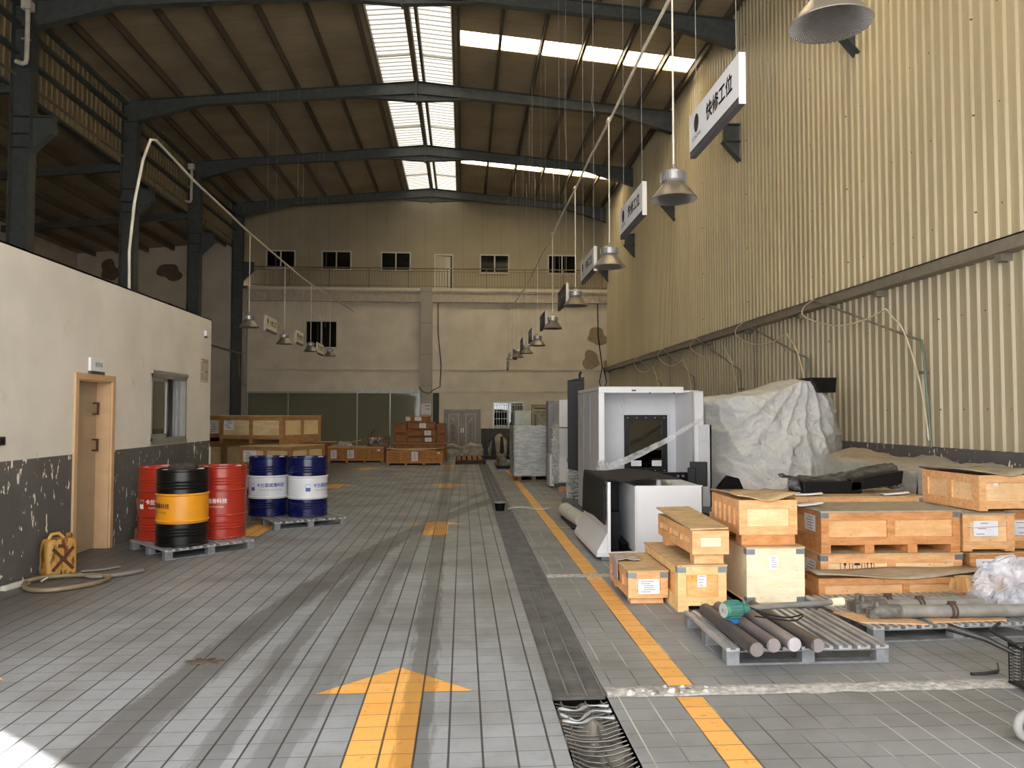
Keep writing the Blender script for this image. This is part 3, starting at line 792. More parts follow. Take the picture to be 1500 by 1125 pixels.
# ------------------------------------------------------------------ hanging bay signs
M_signw = plain('sign_white', '#dcdce0', .4, 0, .03); M_signd = plain('sign_dark', '#55534f', .45, 0, .05); M_strip = plain('sign_grey_strip', '#47464a', .5)
M_signc = plain('sign_cream', '#d8cfbc', .4, 0, .03); M_lite = plain('sign_pale_print', '#b6b0a6', .5)
def sign(label, x, y0, y1, z, face, dark, words, grp, tilt=0, h=.41):
    """face -1 shows toward -x, +1 toward +x"""
    L = y1 - y0; yc = (y0 + y1) / 2
    t = thing('hanging_sign', label, 'sign', (x, yc, z), tilt, grp)
    m = MB(); m.box(-.025, .025, -L / 2, L / 2, .06, h); m.build('panel', dark or M_signw, t, bevel=.004)
    m = MB(); m.box(-.027, .027, -L / 2, L / 2, 0, .06); m.box(-.029, .029, -L / 2, L / 2, .052, .058); m.build('base_strip', M_strip, t)
    for s in (-1, 1):
        m = MB(); m.box(-.028, .028, s * L / 2 - .004, s * L / 2 + .004, 0, h); m.build('end_cap', M_white, t)
    ink = M_lite if dark is M_signd else M_ink
    xf = face * .0262
    mp = lambda u, v: (xf, (-u if face < 0 else u) * 1.0, v)
    ul = -L / 2
    text_mesh(words, .165, lambda u, v: mp(u * 1.02 + .17, v + .235), 'lettering', ink, t, bold=.005)
    m = MB(); m.add([mp(ul + .2 + .07 * math.cos(a), .27 + .085 * math.sin(a)) for a in [2 * PI * k / 20 for k in range(20)]], [tuple(range(20))]); m.build('emblem', ink, t, fixn=False)
    text_mesh('KOHOMIB', .055, lambda u, v: mp(ul + .2 + u, .145 + v), 'small_lettering', ink, t)
    for s in (-1, 1):
        w = MB(); w.cyl((0, s * (L / 2 - .12), h), (0, s * (L / 2 - .12), 8.1), .0035, n=5); w.build('suspension_wire', M_galv, t)
    return t
g1 = 'hanging bay signs of the right row'
sign('nearest and largest white hanging sign with black lettering, top right', XL1, 5.8, 7.1, 4.05, -1, None, '快修工位', g1)
sign('second white hanging sign on the right, beside the second lamp', XL1, 9.05, 10.36, 4.02, -1, None, '快修工位', g1)
sign('third white hanging sign on the right, left of the third lamp', XL1, 12.5, 13.88, 3.99, -1, None, '快修工位', g1)
sign('nearest of the dark hanging signs, left of the fourth lamp', XL1, 15.92, 17.35, 3.97, -1, M_signd, '快修工位', g1)
sign('dark hanging sign left of the fifth lamp', XL1, 20.0, 21.44, 3.95, -1, M_signd, '快修工位', g1)
sign('dark hanging sign left of the sixth lamp', XL1, 23.87, 25.24, 3.95, -1, M_signd, '快修工位', g1)
sign('small dark hanging sign left of the seventh lamp', XL1, 27.5, 28.83, 4.0, -1, M_signd, '快修工位', g1)
sign('tiny dark hanging sign between the two farthest lamps', XL1, 32.0, 33.2, 3.98, -1, M_signd, '快修工位', g1, R(-12))
sign('lowest tiny hanging sign under the farthest right lamp', XL1 - .1, 34.8, 36.1, 3.68, -1, M_signd, '快修工位', g1)
g2 = 'hanging bay signs of the left row'
sign('nearest cream hanging sign of the left row beside the first lamp', XL2, 20.5, 21.7, 3.83, 1, M_signc, '大修工位', g2)
sign('middle cream hanging sign of the left row beside the dark window', XL2, 24.2, 25.25, 3.83, 1, M_signc, '大修工位', g2)
sign('farthest cream hanging sign of the left row between two lamps', XL2, 27.7, 28.9, 3.78, 1, M_signc, '大修工位', g2)
# spare wires left hanging from the roof
for i, (x, y, z) in enumerate([(2.6, 19.5, 8.2), (3.0, 17.5, 8.5), (3.9, 33, 5.2), (3.2, 34, 4.6), (2.9, 35, 4.4), (4.6, 34.5, 5.6), (5.2, 30.5, 5.9), (5.55, 30.6, 5.8), (3.6, 30, 6.2), (-6.2, 34, 6.0), (-5.9, 33.5, 5.4)]):
    m = MB(); q = random.Random(i); m.tube([(x, y, ztop(x) + .1), (x, y, z + 1), (x + q.uniform(-.05, .05), y, z + .4), (x + q.uniform(-.1, .1), y, z)], .006, 5)
    tag(m.build('hanging_wire', M_galv), 'bare thin wire hanging from the roof with nothing on it', 'wire', 'bare wires hanging from the roof')
# cables running down the back right corner
m = MB(); m.tube([(6.55, 37.1, 7.4), (6.56, 37.1, 5.5), (6.75, 37.05, 3.9), (6.6, 37.0, 3.2), (6.75, 36.95, 2.6), (6.95, 37.0, 3.2), (6.8, 37, 3.9)], .025, 6)
tag(m.build('cable', M_black), 'dark cable looping down the far right corner of the back wall', 'cable')
m = MB(); m.tube([(-2.1, 36.85, 2.95), (-1.9, 36.84, 2.7), (-1.6, 36.84, 2.62), (-1.4, 36.86, 2.8), (-1.1, 37.1, 2.95), (-1.05, 37.15, 4.0), (-1.2, 37.15, 5.6), (-1.2, 37.15, 7.0)], .02, 6)
tag(m.build('cable', M_black), 'thin cable sagging across the middle pillar of the back wall', 'cable')
m = MB(); m.tube([(-11.9, 36.6, 4.9), (-10.3, 36.4, 4.45)], .05, 6); m.tube([(-10.4, 36.45, 4.45), (-10.35, 36.5, 3.4), (-10.2, 36.6, 3.0), (-10.25, 36.6, 4.4)], .02, 6)
tag(m.build('swing_bracket', M_rail), 'grey swing arm with a cable loop beside the left back pillar', 'arm')

# ------------------------------------------------------------------ compressed-air drops on the right wall
M_hose = plain('clear_hose', '#d8cdb0', .3); M_green = plain('green_pipe', '#6d7a6c', .4)
def air_drop(label, dy):
    t = thing('air_hose_drop', label, 'air hose', (6.88, 11.21 + dy, 1.14), 0, 'compressed air drops along the right wall')
    m = MB(); m.tube([(.02, -.22, 0), (.03, -.06, 1.4), (.03, 0, 1.61)], .021, 8); m.box(.0, .1, -.1, .02, 1.1, 1.14); m.build('standpipe', M_green, t)
    m = MB(); m.tube([(.03, 0, 1.61), (.02, .3, 1.7), (0, 3.43, 2.72), (.02, 3.5, 2.7)], .019, 8); m.build('branch_pipe', M_rail, t)
    m = MB()
    P = [(-.02, 3.45, 2.74), (-.04, 3.8, 2.66), (-.06, 3.85, 2.5), (-.08, 3.3, 2.3), (-.1, 2.35, 2.1), (-.1, 1.5, 2.08), (-.08, .85, 2.17), (-.07, .78, 2.19), (-.06, .62, 2.05), (-.05, .3, 1.75), (-.03, -.05, .95), (0, -.2, .1)]
    # smooth the polyline
    Q = []
    for i in range(len(P) - 1):
        p0 = Vector(P[max(i - 1, 0)]); p1 = Vector(P[i]); p2 = Vector(P[i + 1]); p3 = Vector(P[min(i + 2, len(P) - 1)])
        for k in range(5):
            u = k / 5
            Q.append(.5 * ((2 * p1) + (p2 - p0) * u + (2 * p0 - 5 * p1 + 4 * p2 - p3) * u * u + (3 * p1 - p0 - 3 * p2 + p3) * u ** 3))
    m.tube(Q + [Vector(P[-1])], .0135, 7); m.build('hose', M_hose, t)
    m = MB(); m.cyl((-.05, .33, 1.78), (-.04, .27, 1.68), .02); m.cyl((-.01, -.17, .2), (0, -.19, .1), .02); m.build('coupling', M_galv, t)
    return t
a0 = air_drop('nearest air hose drop looping from the wall rail above the crates', 0)
for k, lab in ((1, 'air hose drop on the right wall directly behind the draped machine'), (2, 'air hose drop right above the right edge of the white machine'), (3, 'air hose drop high behind the white machine, fourth from the camera'), (4, 'farthest air hose drop near the end of the right wall rail')):
    dup(a0, (6.88, 11.21 + 3.83 * k, 1.14), lab)
for y, lab, z in ((17.85, 'pair of thin straight pipes behind the draped machine', 1.16), (25.4, 'thin straight pipe on the far right wall', 1.16)):
    m = MB(); m.tube([(6.94, y, 3.75), (6.92, y - .1, z)], .014, 6); m.tube([(6.94, y + .16, 3.75), (6.92, y - .02, z)], .014, 6)
    tag(m.build('wall_pipe', M_rail), lab, 'pipe')

# ------------------------------------------------------------------ pallets
M_pal = plain('grey_pallet', '#7b7c7f', .5, .25, .25, 9)
M_slat = plain('galvanised_slat', '#b3b4b5', .38, .45, .15, 9)
def pallet(label, x, y, w, d, h, rz, nsl, grp):
    t = thing('pallet', label, 'pallet', (x, y, 0), rz, grp)
    tp = h - .022; bw = .085
    for i in range(nsl):
        xx = i * (w - w / nsl * .72) / (nsl - 1); sw = w / nsl * .72
        m = MB()
        m.box(xx, xx + sw, 0, d, tp, tp + .008); m.box(xx, xx + sw * .3, 0, d, tp + .008, h); m.box(xx + sw * .7, xx + sw, 0, d, tp + .008, h)
        m.build('slat', M_slat, t)
    m = MB()
    for yy in (0, d / 2 - .04, d - .08): m.box(0, w, yy, yy + .08, tp - .008, tp)
    m.build('stringer', M_pal, t)
    for i in range(3):
        for j in range(3):
            m = MB(); xx = i * (w - bw) / 2; yy = j * (d - bw) / 2; m.box(xx, xx + bw, yy, yy + bw, .012, tp - .008); m.build('block', M_pal, t)
    for j in range(3):
        m = MB(); yy = j * (d - bw) / 2; m.box(0, w, yy, yy + bw, 0, .012); m.build('runner', M_pal, t)
    return t
gp = 'grey metal pallets'
pallet('grey pallet under the red and black drums', -3.31, 8.9, 1.06, 1.06, .115, R(42), 7, gp)
pallet('grey pallet under the two blue drums', -2.64, 11.1, 1.06, 1.2, .115, R(30), 7, gp)
pallet('slatted grey pallet carrying the steel rods and green pump', 1.715, 4.98, 1.09, .96, .112, 0, 9, gp)
pallet('slatted grey pallet under the long cylinders and plywood', 2.93, 5.4, 1.32, .98, .112, R(3), 11, gp)

# ------------------------------------------------------------------ oil drums
M_dred = plain('drum_red', '#9c2c1a', .28, 0, .08, 3); M_dblk = plain('drum_black', '#0a0a0b', .3, 0, .2, 3, .35); M_dyel = plain('drum_yellow', '#dd921c', .35, 0, .06, 3)
M_dblu = plain('drum_navy', '#0a1145', .22, 0, .1, 3); M_dwht = plain('drum_white', '#d6d6da', .35, 0, .03, 3)
M_tblu = plain('blue_print', '#3a4f9e', .5); M_twht = plain('white_print', '#e6dcd8', .5)
def drum(label, x, y, z, body, band, ink, ang, lang, sub=None, rim=None, tophole=False):
    t = thing('oil_drum', label, 'drum', (x, y, z), 0, 'oil drums')
    RR = .29; H = .88
    p = [(RR - .008, 0, 0), (RR + .004, .005, 0), (RR + .004, .018, 0), (RR - .003, .026, 0)]
    def rib(zc_, a=.006, w=.012, mi=0): return [(RR - .003, zc_ - w, mi), (RR - .003 + a, zc_, mi), (RR - .003, zc_ + w, mi)]
    for q in (.13, .165, .2): p += rib(q)
    bi = 1 if band else 0
    p += [(RR - .003, .262, bi)] + [(RR - .003, .272, bi), (RR + .009, .283, bi), (RR + .009, .29, bi), (RR - .003, .301, bi)]
    p += [(RR - .003, .56, bi), (RR - .003, .575, bi), (RR + .009, .586, bi), (RR + .009, .593, bi), (RR - .003, .604, 0)]
    for q in (.665, .70, .735): p += rib(q)
    p += [(RR - .003, H - .03, 0), (RR + .004, H - .018, 0), (RR + .004, H - .003, 0), (RR - .002, H, 0), (RR - .012, H - .004, 0), (RR - .014, H - .022, 0), (0, H - .022, 0)]
    m = MB(); m.lathe(p, 48, caps=False); m.build('body', [body, band or body], t)
    for a, r in ((.6, .04), (.6 + PI, .028)):
        m = MB(); m.lathe([(r, H - .022), (r, H - .006), (r * .6, H - .002), (0, H - .002)], 12, (.2 * math.cos(a), .2 * math.sin(a), 0), caps=False); m.build('bung', M_white, t)
    rr = RR + .0005
    zt = .43 if band else .43
    def wrap(u0, v0): return lambda u, v: (rr * math.sin(ang + (u + u0) / rr), -rr * math.cos(ang + (u + u0) / rr), zt + v + v0)
    text_mesh('卡兰润润滑科技', .062, wrap(.03, .03), 'lettering', ink, t, bold=.0016)
    text_mesh('Kluanrun Lubrication Technology', .026, wrap(.03, -.035), 'small_lettering', ink, t)
    def wl(u, v): return wrap(-.255, 0)(u, v)
    m = MB(); n = 6
    for (u0, u1, v0, v1) in ((-.036, .036, -.05, .003), (-.036, .036, .05, .055), (-.036, -.032, .003, .055), (.032, .036, .003, .055)):
        for k in range(n):
            a, c = u0 + (u1 - u0) * k / n, u0 + (u1 - u0) * (k + 1) / n
            m.add([wl(a, v0), wl(c, v0), wl(c, v1), wl(a, v1)], [(0, 1, 2, 3)])
    m.build('emblem', ink, t, fixn=False)
    return t
DZ_ = .115
drum('black oil drum with a yellow band, in front of the red ones', -3.29, 9.36, DZ_, M_dblk, M_dyel, M_ink, R(-58), 0)
drum('red oil drum on the left, nearest the office door', -3.68, 9.82, DZ_, M_dred, None, M_twht, R(14), 0)
drum('red oil drum on the right behind the black and yellow drum', -3.0, 9.9, DZ_, M_dred, None, M_twht, R(-20), 0)
drum('navy drum with white band, left of the two blue drums', -2.94, 11.98, DZ_, M_dblu, M_dwht, M_tblu, R(14), 0)
drum('navy drum with white band, right of the two blue drums', -2.33, 11.86, DZ_, M_dblu, M_dwht, M_tblu, R(62), 0)
# dirty rag heaped on the black drum
def lump(sx, sy, sz, seed, amp=.35, nu=22, nv=10, fr=2.2):
    q = Vector((seed * 3.1, seed * 1.7, seed))
    def fn(u, v):
        a = 2 * PI * u; b = v * PI / 2
        d = Vector((math.cos(a) * math.cos(b), math.sin(a) * math.cos(b), math.sin(b)))
        k = 1 + amp * noise.noise(d * fr + q) + amp * .5 * noise.noise(d * fr * 2.6 + q)
        return (d.x * sx * k, d.y * sy * k, max(0, d.z * sz * k))
    m = MB(); m.grid(fn, nu, nv); return m
o = lump(.17, .12, .1, 3, .5).build('oily_rag', plain('dirty_rag', '#3a332c', .9, 0, .3, 20)); o.location = (-3.3, 9.3, DZ_ + .857)
tag(o, 'crumpled dirty dark rag lying on the black and yellow drum', 'rag')

# ------------------------------------------------------------------ things along the office wall
def can():
    t = thing('jerry_can', 'rusty yellow plastic jerry can standing by the tan door frame', 'jerry can', (-4.11, 8.2, 0), R(52))
    tt = NT('stained_yellow_plastic'); v = tt.coord((1, 1, .35), True); n = tt.noise(v, 14, 5, .6)
    c = tt.mix(tt.ramp(tt.noise(v, 4, 3), .35, .7), S('#bd9350'), S('#a87c38')); c = tt.mix(tt.ramp(n, .5, .6), c, S('#5b3012'))
    my = tt.bsdf(c, .5)
    m = MB(); w, d, h = .15, .1, .37
    pr = []
    for zz, s in ((0, .94), (.015, 1), (h - .06, 1), (h - .02, .93), (h, .8)): pr.append((zz, s))
    vs = []; n_ = 28
    for zz, s in pr:
        for k in range(n_):
            a = 2 * PI * k / n_
            ca, sa = math.cos(a), math.sin(a); e = .35
            vs.append((w * s * math.copysign(abs(ca) ** e, ca), d * s * math.copysign(abs(sa) ** e, sa), zz))
    fs = [(i * n_ + k, i * n_ + (k + 1) % n_, (i + 1) * n_ + (k + 1) % n_, (i + 1) * n_ + k) for i in range(4) for k in range(n_)]
    fs += [tuple(range(n_))[::-1], tuple(range(4 * n_, 5 * n_))]
    m.add(vs, fs, 0, False); m.build('body', my, t, bevel=.006)
    m = MB(); m.tube([(-.1, 0, h - .005), (-.07, 0, h + .045), (.0, 0, h + .05), (.05, 0, h - .005)], .018, 8); m.build('handle', my, t)
    m = MB(); m.lathe([(.032, h - .02), (.032, h + .03), (.028, h + .04), (0, h + .04)], 16, (.1, 0, 0)); m.build('cap', my, t)
    m = MB()
    for s in (-1, 1): m.beam((s * .1, -.1, .06), (-s * .1, -.1, .28), .03, .012, up=(0, 1, 0))
    m.box(-.05, -.0, -.107, -.1, .285, .32); m.cyl((0, -.098, .17), (0, -.112, .17), .028, n=16)
    m.build('cross_rib', plain('rust_brown_rib', '#4a2a16', .6), t)
    return t
can()
def smooth(P, k=5, closed=False):
    Q = []; n = len(P)
    for i in range(n if closed else n - 1):
        g = (lambda j: Vector(P[j % n])) if closed else (lambda j: Vector(P[min(max(j, 0), n - 1)]))
        p0, p1, p2, p3 = g(i - 1), g(i), g(i + 1), g(i + 2)
        for q in range(k):
            u = q / k; Q.append(.5 * ((2 * p1) + (p2 - p0) * u + (2 * p0 - 5 * p1 + 4 * p2 - p3) * u * u + (3 * p1 - p0 - 3 * p2 + p3) * u ** 3))
    if not closed: Q.append(Vector(P[-1]))
    return Q
m = MB(); m.tube(smooth([(-4.14, 7.66, .03), (-3.98, 7.42, .025), (-3.74, 7.38, .025), (-3.5, 7.62, .025), (-3.47, 7.9, .025), (-3.7, 8.0, .03), (-4.0, 7.97, .03), (-4.13, 7.78, .04)], 6, True), .022, 8, closed=True)
tag(m.build('water_hose', plain('olive_hose', '#7d6f55', .4)), 'thick olive hose coiled in a loop on the floor before the jerry can', 'hose')
m = MB(); m.tube(smooth([(-3.86, 8.12, .024), (-3.65, 7.95, .024), (-3.42, 8.05, .024), (-3.28, 8.25, .024)]), .02, 8)
m.tube(smooth([(-3.92, 8.28, .015), (-3.75, 8.35, .015), (-3.62, 8.5, .015)]), .012, 6)
tag(m.build('grey_hose', plain('grey_hose', '#77736e', .35)), 'short grey hose lying curved right of the jerry can', 'hose')
t = thing('power_strip', 'cream power strip lying at the foot of the office wall, left photo edge', 'power strip', (-4.2, 7.62, 0), R(80))
m = MB(); m.box(-.16, .16, -.03, .03, .0, .045); m.build('body', M_white, t, bevel=.006)
m = MB(); m.tube(smooth([(.16, 0, .02), (.3, .02, .012), (.5, .02, .012), (.7, -.01, .012)]), .006, 6); m.build('cable', M_white, t)
m = MB(); m.tube(smooth([(.2, -.1, .02), (.24, -.13, .04), (.2, -.16, .05), (.18, -.12, .02)]), .007, 6); m.build('plug', M_white, t)
t = thing('wood_offcut', 'short wooden plank and block leaning behind the red drum', 'wood', (-4.24, 10.35, 0))
m = MB(); m.box(0, .14, 0, .3, 0, .15); m.build('block', wood('dark_timber', '#6b4a30', '#7d593a'), t)
m = MB(); m.beam((.02, .2, .152), (-.05, .25, .52), .09, .025); m.build('plank', wood('grey_timber', '#8c7254', '#a08664'), t)
# sign over the door, wall box, notice
t = thing('door_sign', 'small white office sign above the tan door', 'sign', (XO, 9.36, 2.1), 0)
m = MB(); m.box(0, .03, -.17, .17, .035, .19); m.build('panel', M_signw, t, bevel=.004)
m = MB(); m.box(0, .035, -.17, .17, 0, .035); m.build('base_strip', M_strip, t)
text_mesh('配件库', .062, lambda u, v: (.0312, u + .03, v + .11), 'lettering', M_ink, t)
t = thing('notice_poster', 'printed notice with a red heading by the office corner', 'poster', (XO, 13.0, 2.16), 0)
m = MB(); m.box(0, .004, 0, .4, 0, .4); m.build('sheet', plain('aged_paper', '#bdb3a4', .8), t)
m = MB()
for k in range(13):
    if k not in (0, 6): m.box(.004, .005, .03, .17, .02 + k * .025, .03 + k * .025); m.box(.004, .005, .21, .37, .02 + k * .025, .03 + k * .025)
m.box(.004, .005, .2, .37, .17, .19); m.box(.004, .005, .04, .36, .372, .388); m.build('print', plain('poster_print', '#6f665c', .8), t)
m = MB(); m.box(.004, .005, .1, .38, .338, .358); m.build('red_heading', M_red, t)
t = thing('sensor_box', 'small white sensor box near the top corner of the office wall', 'box', (XO, 13.2, 2.94), 0)
m = MB(); m.box(0, .05, -.06, .06, 0, .09); m.build('housing', M_signw, t, bevel=.01); m = MB(); m.box(0, .03, -.03, .03, -.03, 0); m.build('mount', M_strip, t)
t = thing('wall_socket', 'dark socket box on the office wall at the left photo edge', 'socket', (XO, 7.5, 1.34), 0)
m = MB(); m.box(0, .03, -.05, .06, 0, .08); m.build('cover', plain('socket_brown', '#2c2824', .5), t, bevel=.004); m = MB(); m.box(.03, .033, -.02, .03, .02, .06); m.build('insert', M_black, t)
m = MB(); m.box(XO - .012, XO + .02, YE - .03, YE + .012, .62, 1.08); tag(m.build('corner_guard', M_white), 'short white strip broken off the office corner above the drums', 'strip')
# ------------------------------------------------------------------ wooden crates
TONE = {'orange': (wood('pine_frame', '#d39a66', '#e6b684', dirt=.12), wood('pine_panel', '#e6bb89', '#efcda2', knot=.25, dirt=.08)),
        'brown': (wood('aged_frame', '#be7d49', '#d69e69', dirt=.18), wood('aged_panel', '#d9a56d', '#e7bb8a', knot=.25, dirt=.1)),
        'cream': (wood('pale_frame', '#dcbd84', '#ead3a2', knot=.15, dirt=.05), wood('pale_panel', '#e6d6b2', '#efe2c6', knot=.08)),
        'mixed': (wood('pale_batten', '#dcb377', '#e9c995', dirt=.08), wood('knotty_panel', '#dc9c58', '#ecba7e', dirt=.06)),
        'tan': (wood('tan_frame', '#8f6740', '#a98256', dirt=.2), wood('tan_panel', '#c9b083', '#d8c49c', knot=.3, dirt=.1)),
        'rust': (wood('rust_frame', '#7c4a28', '#97623a', dirt=.2), wood('rust_panel', '#8b5730', '#a06c40', dirt=.15)),
        'plank': (wood('knot_frame', '#a5713d', '#b98550', knot=.5), wood('knot_panel', '#9b6632', '#b27d45', knot=1, dirt=.1))}
M_lidd = wood('dusty_lid', '#b8986f', '#cdb288', dirt=.35); M_lidg = wood('grey_lid', '#9c907d', '#b1a590', knot=.1, dirt=.3)
M_brk = plain('tin_bracket', '#8f959a', .35, .6, .1)
M_sticker = plain('sticker_lines', '#7d7f88', .7)
def paper(t, c, u, v, w, h, axis, lines=5, mt=None):
    """sheet on a crate face: axis 'y' = front face, 'x' = left face, 'X' = right face; c is the face coordinate"""
    m = MB()
    def q(u0, u1, v0, v1, d, mi):
        if axis == 'y': m.box(u0, u1, c - d, c, v0, v1, mi)
        elif axis == 'x': m.box(c - d, c, u0, u1, v0, v1, mi)
        else: m.box(c, c + d, u0, u1, v0, v1, mi)
    q(u, u + w, v, v + h, .003, 0)
    rr = random.Random(int(u * 977 + v * 131 + w * 31))
    for k in range(lines):
        vv = v + h * (.15 + .7 * k / max(1, lines - 1)); a = u + w * (.1 + .2 * rr.random()); q(a, a + w * (.3 + .35 * rr.random()), vv - h * .025, vv + h * .025, .004, 1)
    m.build('paper_label', [mt or M_paper, M_sticker], t)
def crate(label, x, y, z, w, d, h, tone, rz=0, nf=2, ns=2, feet=.06, nfeet=3, lid='flat', lidm=None, brk=(), bw=None, grp='wooden crates on the right', vert=False, open_=False, border=True, hollow=False):
    t = thing('wooden_crate', label, 'crate', (x, y, z), rz, grp)
    fm, pm = TONE[tone]; bw = bw or min(.07, h * .22); th = .016
    z0 = feet; z1 = h - (.014 if lid else 0)
    if lid in ('ajar', 'warp'): z1 = h - .035
    m = MB()
    if hollow:
        k = .015
        m.box(th, w - th, th, d - th, z0, z0 + .02)
        m.box(th, w - th, th, th + k, z0, z1); m.box(th, w - th, d - th - k, d - th, z0, z1); m.box(th, th + k, th, d - th, z0, z1); m.box(w - th - k, w - th, th, d - th, z0, z1)
    else: m.box(th, w - th, th, d - th, z0, z1 - .003)
    m.build('panel', pm, t)
    def face(n, L, put, name):
        b = MB()
        put(b, 0, L, z0, z0 + bw); put(b, 0, L, z1 - bw, z1)
        for i in range(n + 1):
            a = (L - bw) * i / n; put(b, a, a + bw, z0 + bw, z1 - bw)
        b.build(name, fm, t)
    if border:
        face(nf, w, lambda b, a, c, e, f_: b.box(a, c, 0, th, e, f_), 'front_frame')
        face(nf, w, lambda b, a, c, e, f_: b.box(a, c, d - th, d, e, f_), 'rear_frame')
        face(ns, d - 2 * th, lambda b, a, c, e, f_: b.box(0, th, a + th, c + th, e, f_), 'side_frame')
        face(ns, d - 2 * th, lambda b, a, c, e, f_: b.box(w - th, w, a + th, c + th, e, f_), 'side_frame')
    if feet and nfeet == 1:
        for yy in (.05, d - .17):
            b = MB(); b.box(.03, w - .03, yy, yy + .12, 0, z0); b.build('skid', fm, t)
    elif feet:
        n = nfeet; fw = min(.09, w / n * .6)
        for i in range(n):
            b = MB(); a = (w - fw) * i / max(1, n - 1); b.box(a, a + fw, .005, d - .005, 0, z0); b.build('skid', fm, t)
    lm = lidm or M_lidd
    if lid == 'flat':
        b = MB(); b.box(-.008, w + .008, -.008, d + .008, z1, h); b.build('lid', lm, t)
    elif lid == 'ajar':
        b = MB(); b.M = Matrix.Translation((0, 0, z1 + .003)) @ Matrix.Rotation(R(2.2), 4, 'X') @ Matrix.Rotation(R(-1.2), 4, 'Y'); b.box(-.012, w + .0, .01, d + .02, 0, .014); b.build('lid', lm, t)
    elif lid == 'warp':
        b = MB(); n = 14
        def fn(u, v): return (-.02 + u * (w + .04), -.025 + v * (d + .05), z1 + .006 + .045 * (2 * u - .9) ** 2 * (1 - .5 * v) + .012 * math.sin(u * 9 + v * 3))
        b.grid(fn, n, 6); b.build('lid', lm, t, solid=.009)
    for (bx, bz) in brk:
        b = MB(); xx = 0 if bx == 0 else w - .07; zz = z1 - .05 if bz else z0
        b.box(xx - (.004 if bx == 0 else 0), xx + .07 + (.004 if bx else 0), -.004, .0, zz, zz + .045)
        if bx == 0: b.box(-.004, 0, 0, .06, zz, zz + .045)
        else: b.box(w, w + .004, 0, .06, zz, zz + .045)
        b.cyl((xx + .035, -.004, zz + .022), (xx + .035, -.009, zz + .022), .006, n=8)
        b.build('corner_bracket', M_brk, t)
    return t
TOPB = ((0, 1), (1, 1)); ALLB = ((0, 0), (1, 0), (0, 1), (1, 1))
t = crate('small orange crate nearest the yellow line, with a rag over its corner', 1.42, 6.6, 0, .345, .85, .29, 'orange', nf=1, ns=3, feet=.055, nfeet=1, brk=TOPB)
paper(t, 0, .085, .09, .185, .125, 'y', 6)
for k in range(0): pass
t = crate('low long crate with pale battens, carrying another crate on blocks', 1.775, 6.33, 0, .41, 1.15, .385, 'mixed', nf=1, ns=1, feet=.05, nfeet=2, brk=TOPB, lidm=M_lidd)
paper(t, .016, .17, .2, .075, .1, 'y', 4)
t = crate('long narrow orange crate with a loose lid, lying on blocks on top of another crate', 1.9, 6.33, .385, .31, 1.12, .315, 'orange', nf=1, ns=3, feet=.085, nfeet=1, lid='ajar', hollow=True)
b = MB(); b.box(.07, .24, -.008, .0, .15, .22); b.build('front_board', TONE['cream'][1], t)
t = crate('tall cream plywood crate with four tin corner brackets', 2.385, 6.4, 0, .495, .72, .515, 'cream', nf=1, ns=1, feet=.05, nfeet=2, brk=ALLB, border=False)
b = MB(); b.box(-.002, .497, -.002, .016, .05, .5); b.build('front_panel', TONE['cream'][1], t); b = MB(); b.box(0, .495, .005, .7, 0, .045); b.build('base_board', TONE['mixed'][0], t)
paper(t, -.002, .19, .33, .075, .11, 'y', 5)
t = crate('open topped orange crate with upright side slats on the cream crate', 2.36, 6.5, .515, .51, .72, .415, 'orange', nf=1, ns=5, feet=.085, nfeet=1, lid='warp', hollow=True)
b = MB(); b.box(.02, .49, .006, .02, .0, .085); b.build('base_board', TONE['brown'][0], t)
t = crate('long brown crate with two tin brackets, middle of the right stack', 3.27, 6.9, .36, 1.32, .7, .385, 'brown', nf=2, ns=1, feet=.075, nfeet=4, brk=TOPB, lidm=M_lidg)
paper(t, 0, .12, .18, .22, .15, 'x', 5)
t = crate('orange crate with printed handling symbols under the long brown crate', 3.25, 6.88, 0, 1.34, .72, .36, 'orange', nf=2, ns=1, feet=.05, nfeet=4, brk=TOPB)
paper(t, 0, .1, .12, .22, .16, 'x', 5)
b = MB()
for k in range(3):
    x0 = .19 + k * .115; zz = .21
    for q in ((x0, x0 + .09, zz, zz + .004), (x0, x0 + .09, zz + .086, zz + .09), (x0, x0 + .004, zz, zz + .09), (x0 + .086, x0 + .09, zz, zz + .09)): b.box(q[0], q[1], .012, .016, q[2], q[3])
    c = x0 + .045
    if k == 0: b.prism([(c - .014, zz + .07), (c + .014, zz + .07), (c + .01, zz + .045), (c + .003, zz + .035), (c + .003, zz + .02), (c + .012, zz + .015), (c - .012, zz + .015), (c - .003, zz + .02), (c - .003, zz + .035), (c - .01, zz + .045)], 'y', .012, .016)
    if k == 1:
        b.prism([(c + .03 * math.cos(a), zz + .042 + .026 * math.sin(a)) for a in [PI * j / 8 for j in range(9)]], 'y', .012, .016); b.box(c - .002, c + .002, .012, .016, zz + .015, zz + .045)
    if k == 2:
        for s in (-.018, .018):
            b.box(c + s - .003, c + s + .003, .012, .016, zz + .015, zz + .05); b.prism([(c + s - .01, zz + .05), (c + s + .01, zz + .05), (c + s, zz + .072)], 'y', .012, .016)
b.build('handling_symbols', M_ink, t)
t = crate('shallow long brown crate on the floor with a warped dusty plywood lid', 3.06, 6.52, 0, 1.56, .34, .25, 'brown', nf=2, ns=1, feet=.02, nfeet=2, lid='warp', lidm=M_lidg, hollow=True)
t = crate('square orange crate with a tied white sheet, right of the long brown crate', 4.63, 6.92, .36, .5, .6, .35, 'orange', nf=1, ns=1, feet=.02, nfeet=2, lidm=M_lidg)
paper(t, 0, .1, .14, .24, .14, 'y', 3)
b = MB(); b.tube([(.03, -.003, .235), (.1, -.008, .22), (.34, -.008, .23), (.44, -.003, .25)], .004, 5); b.build('tie_string', M_white, t)
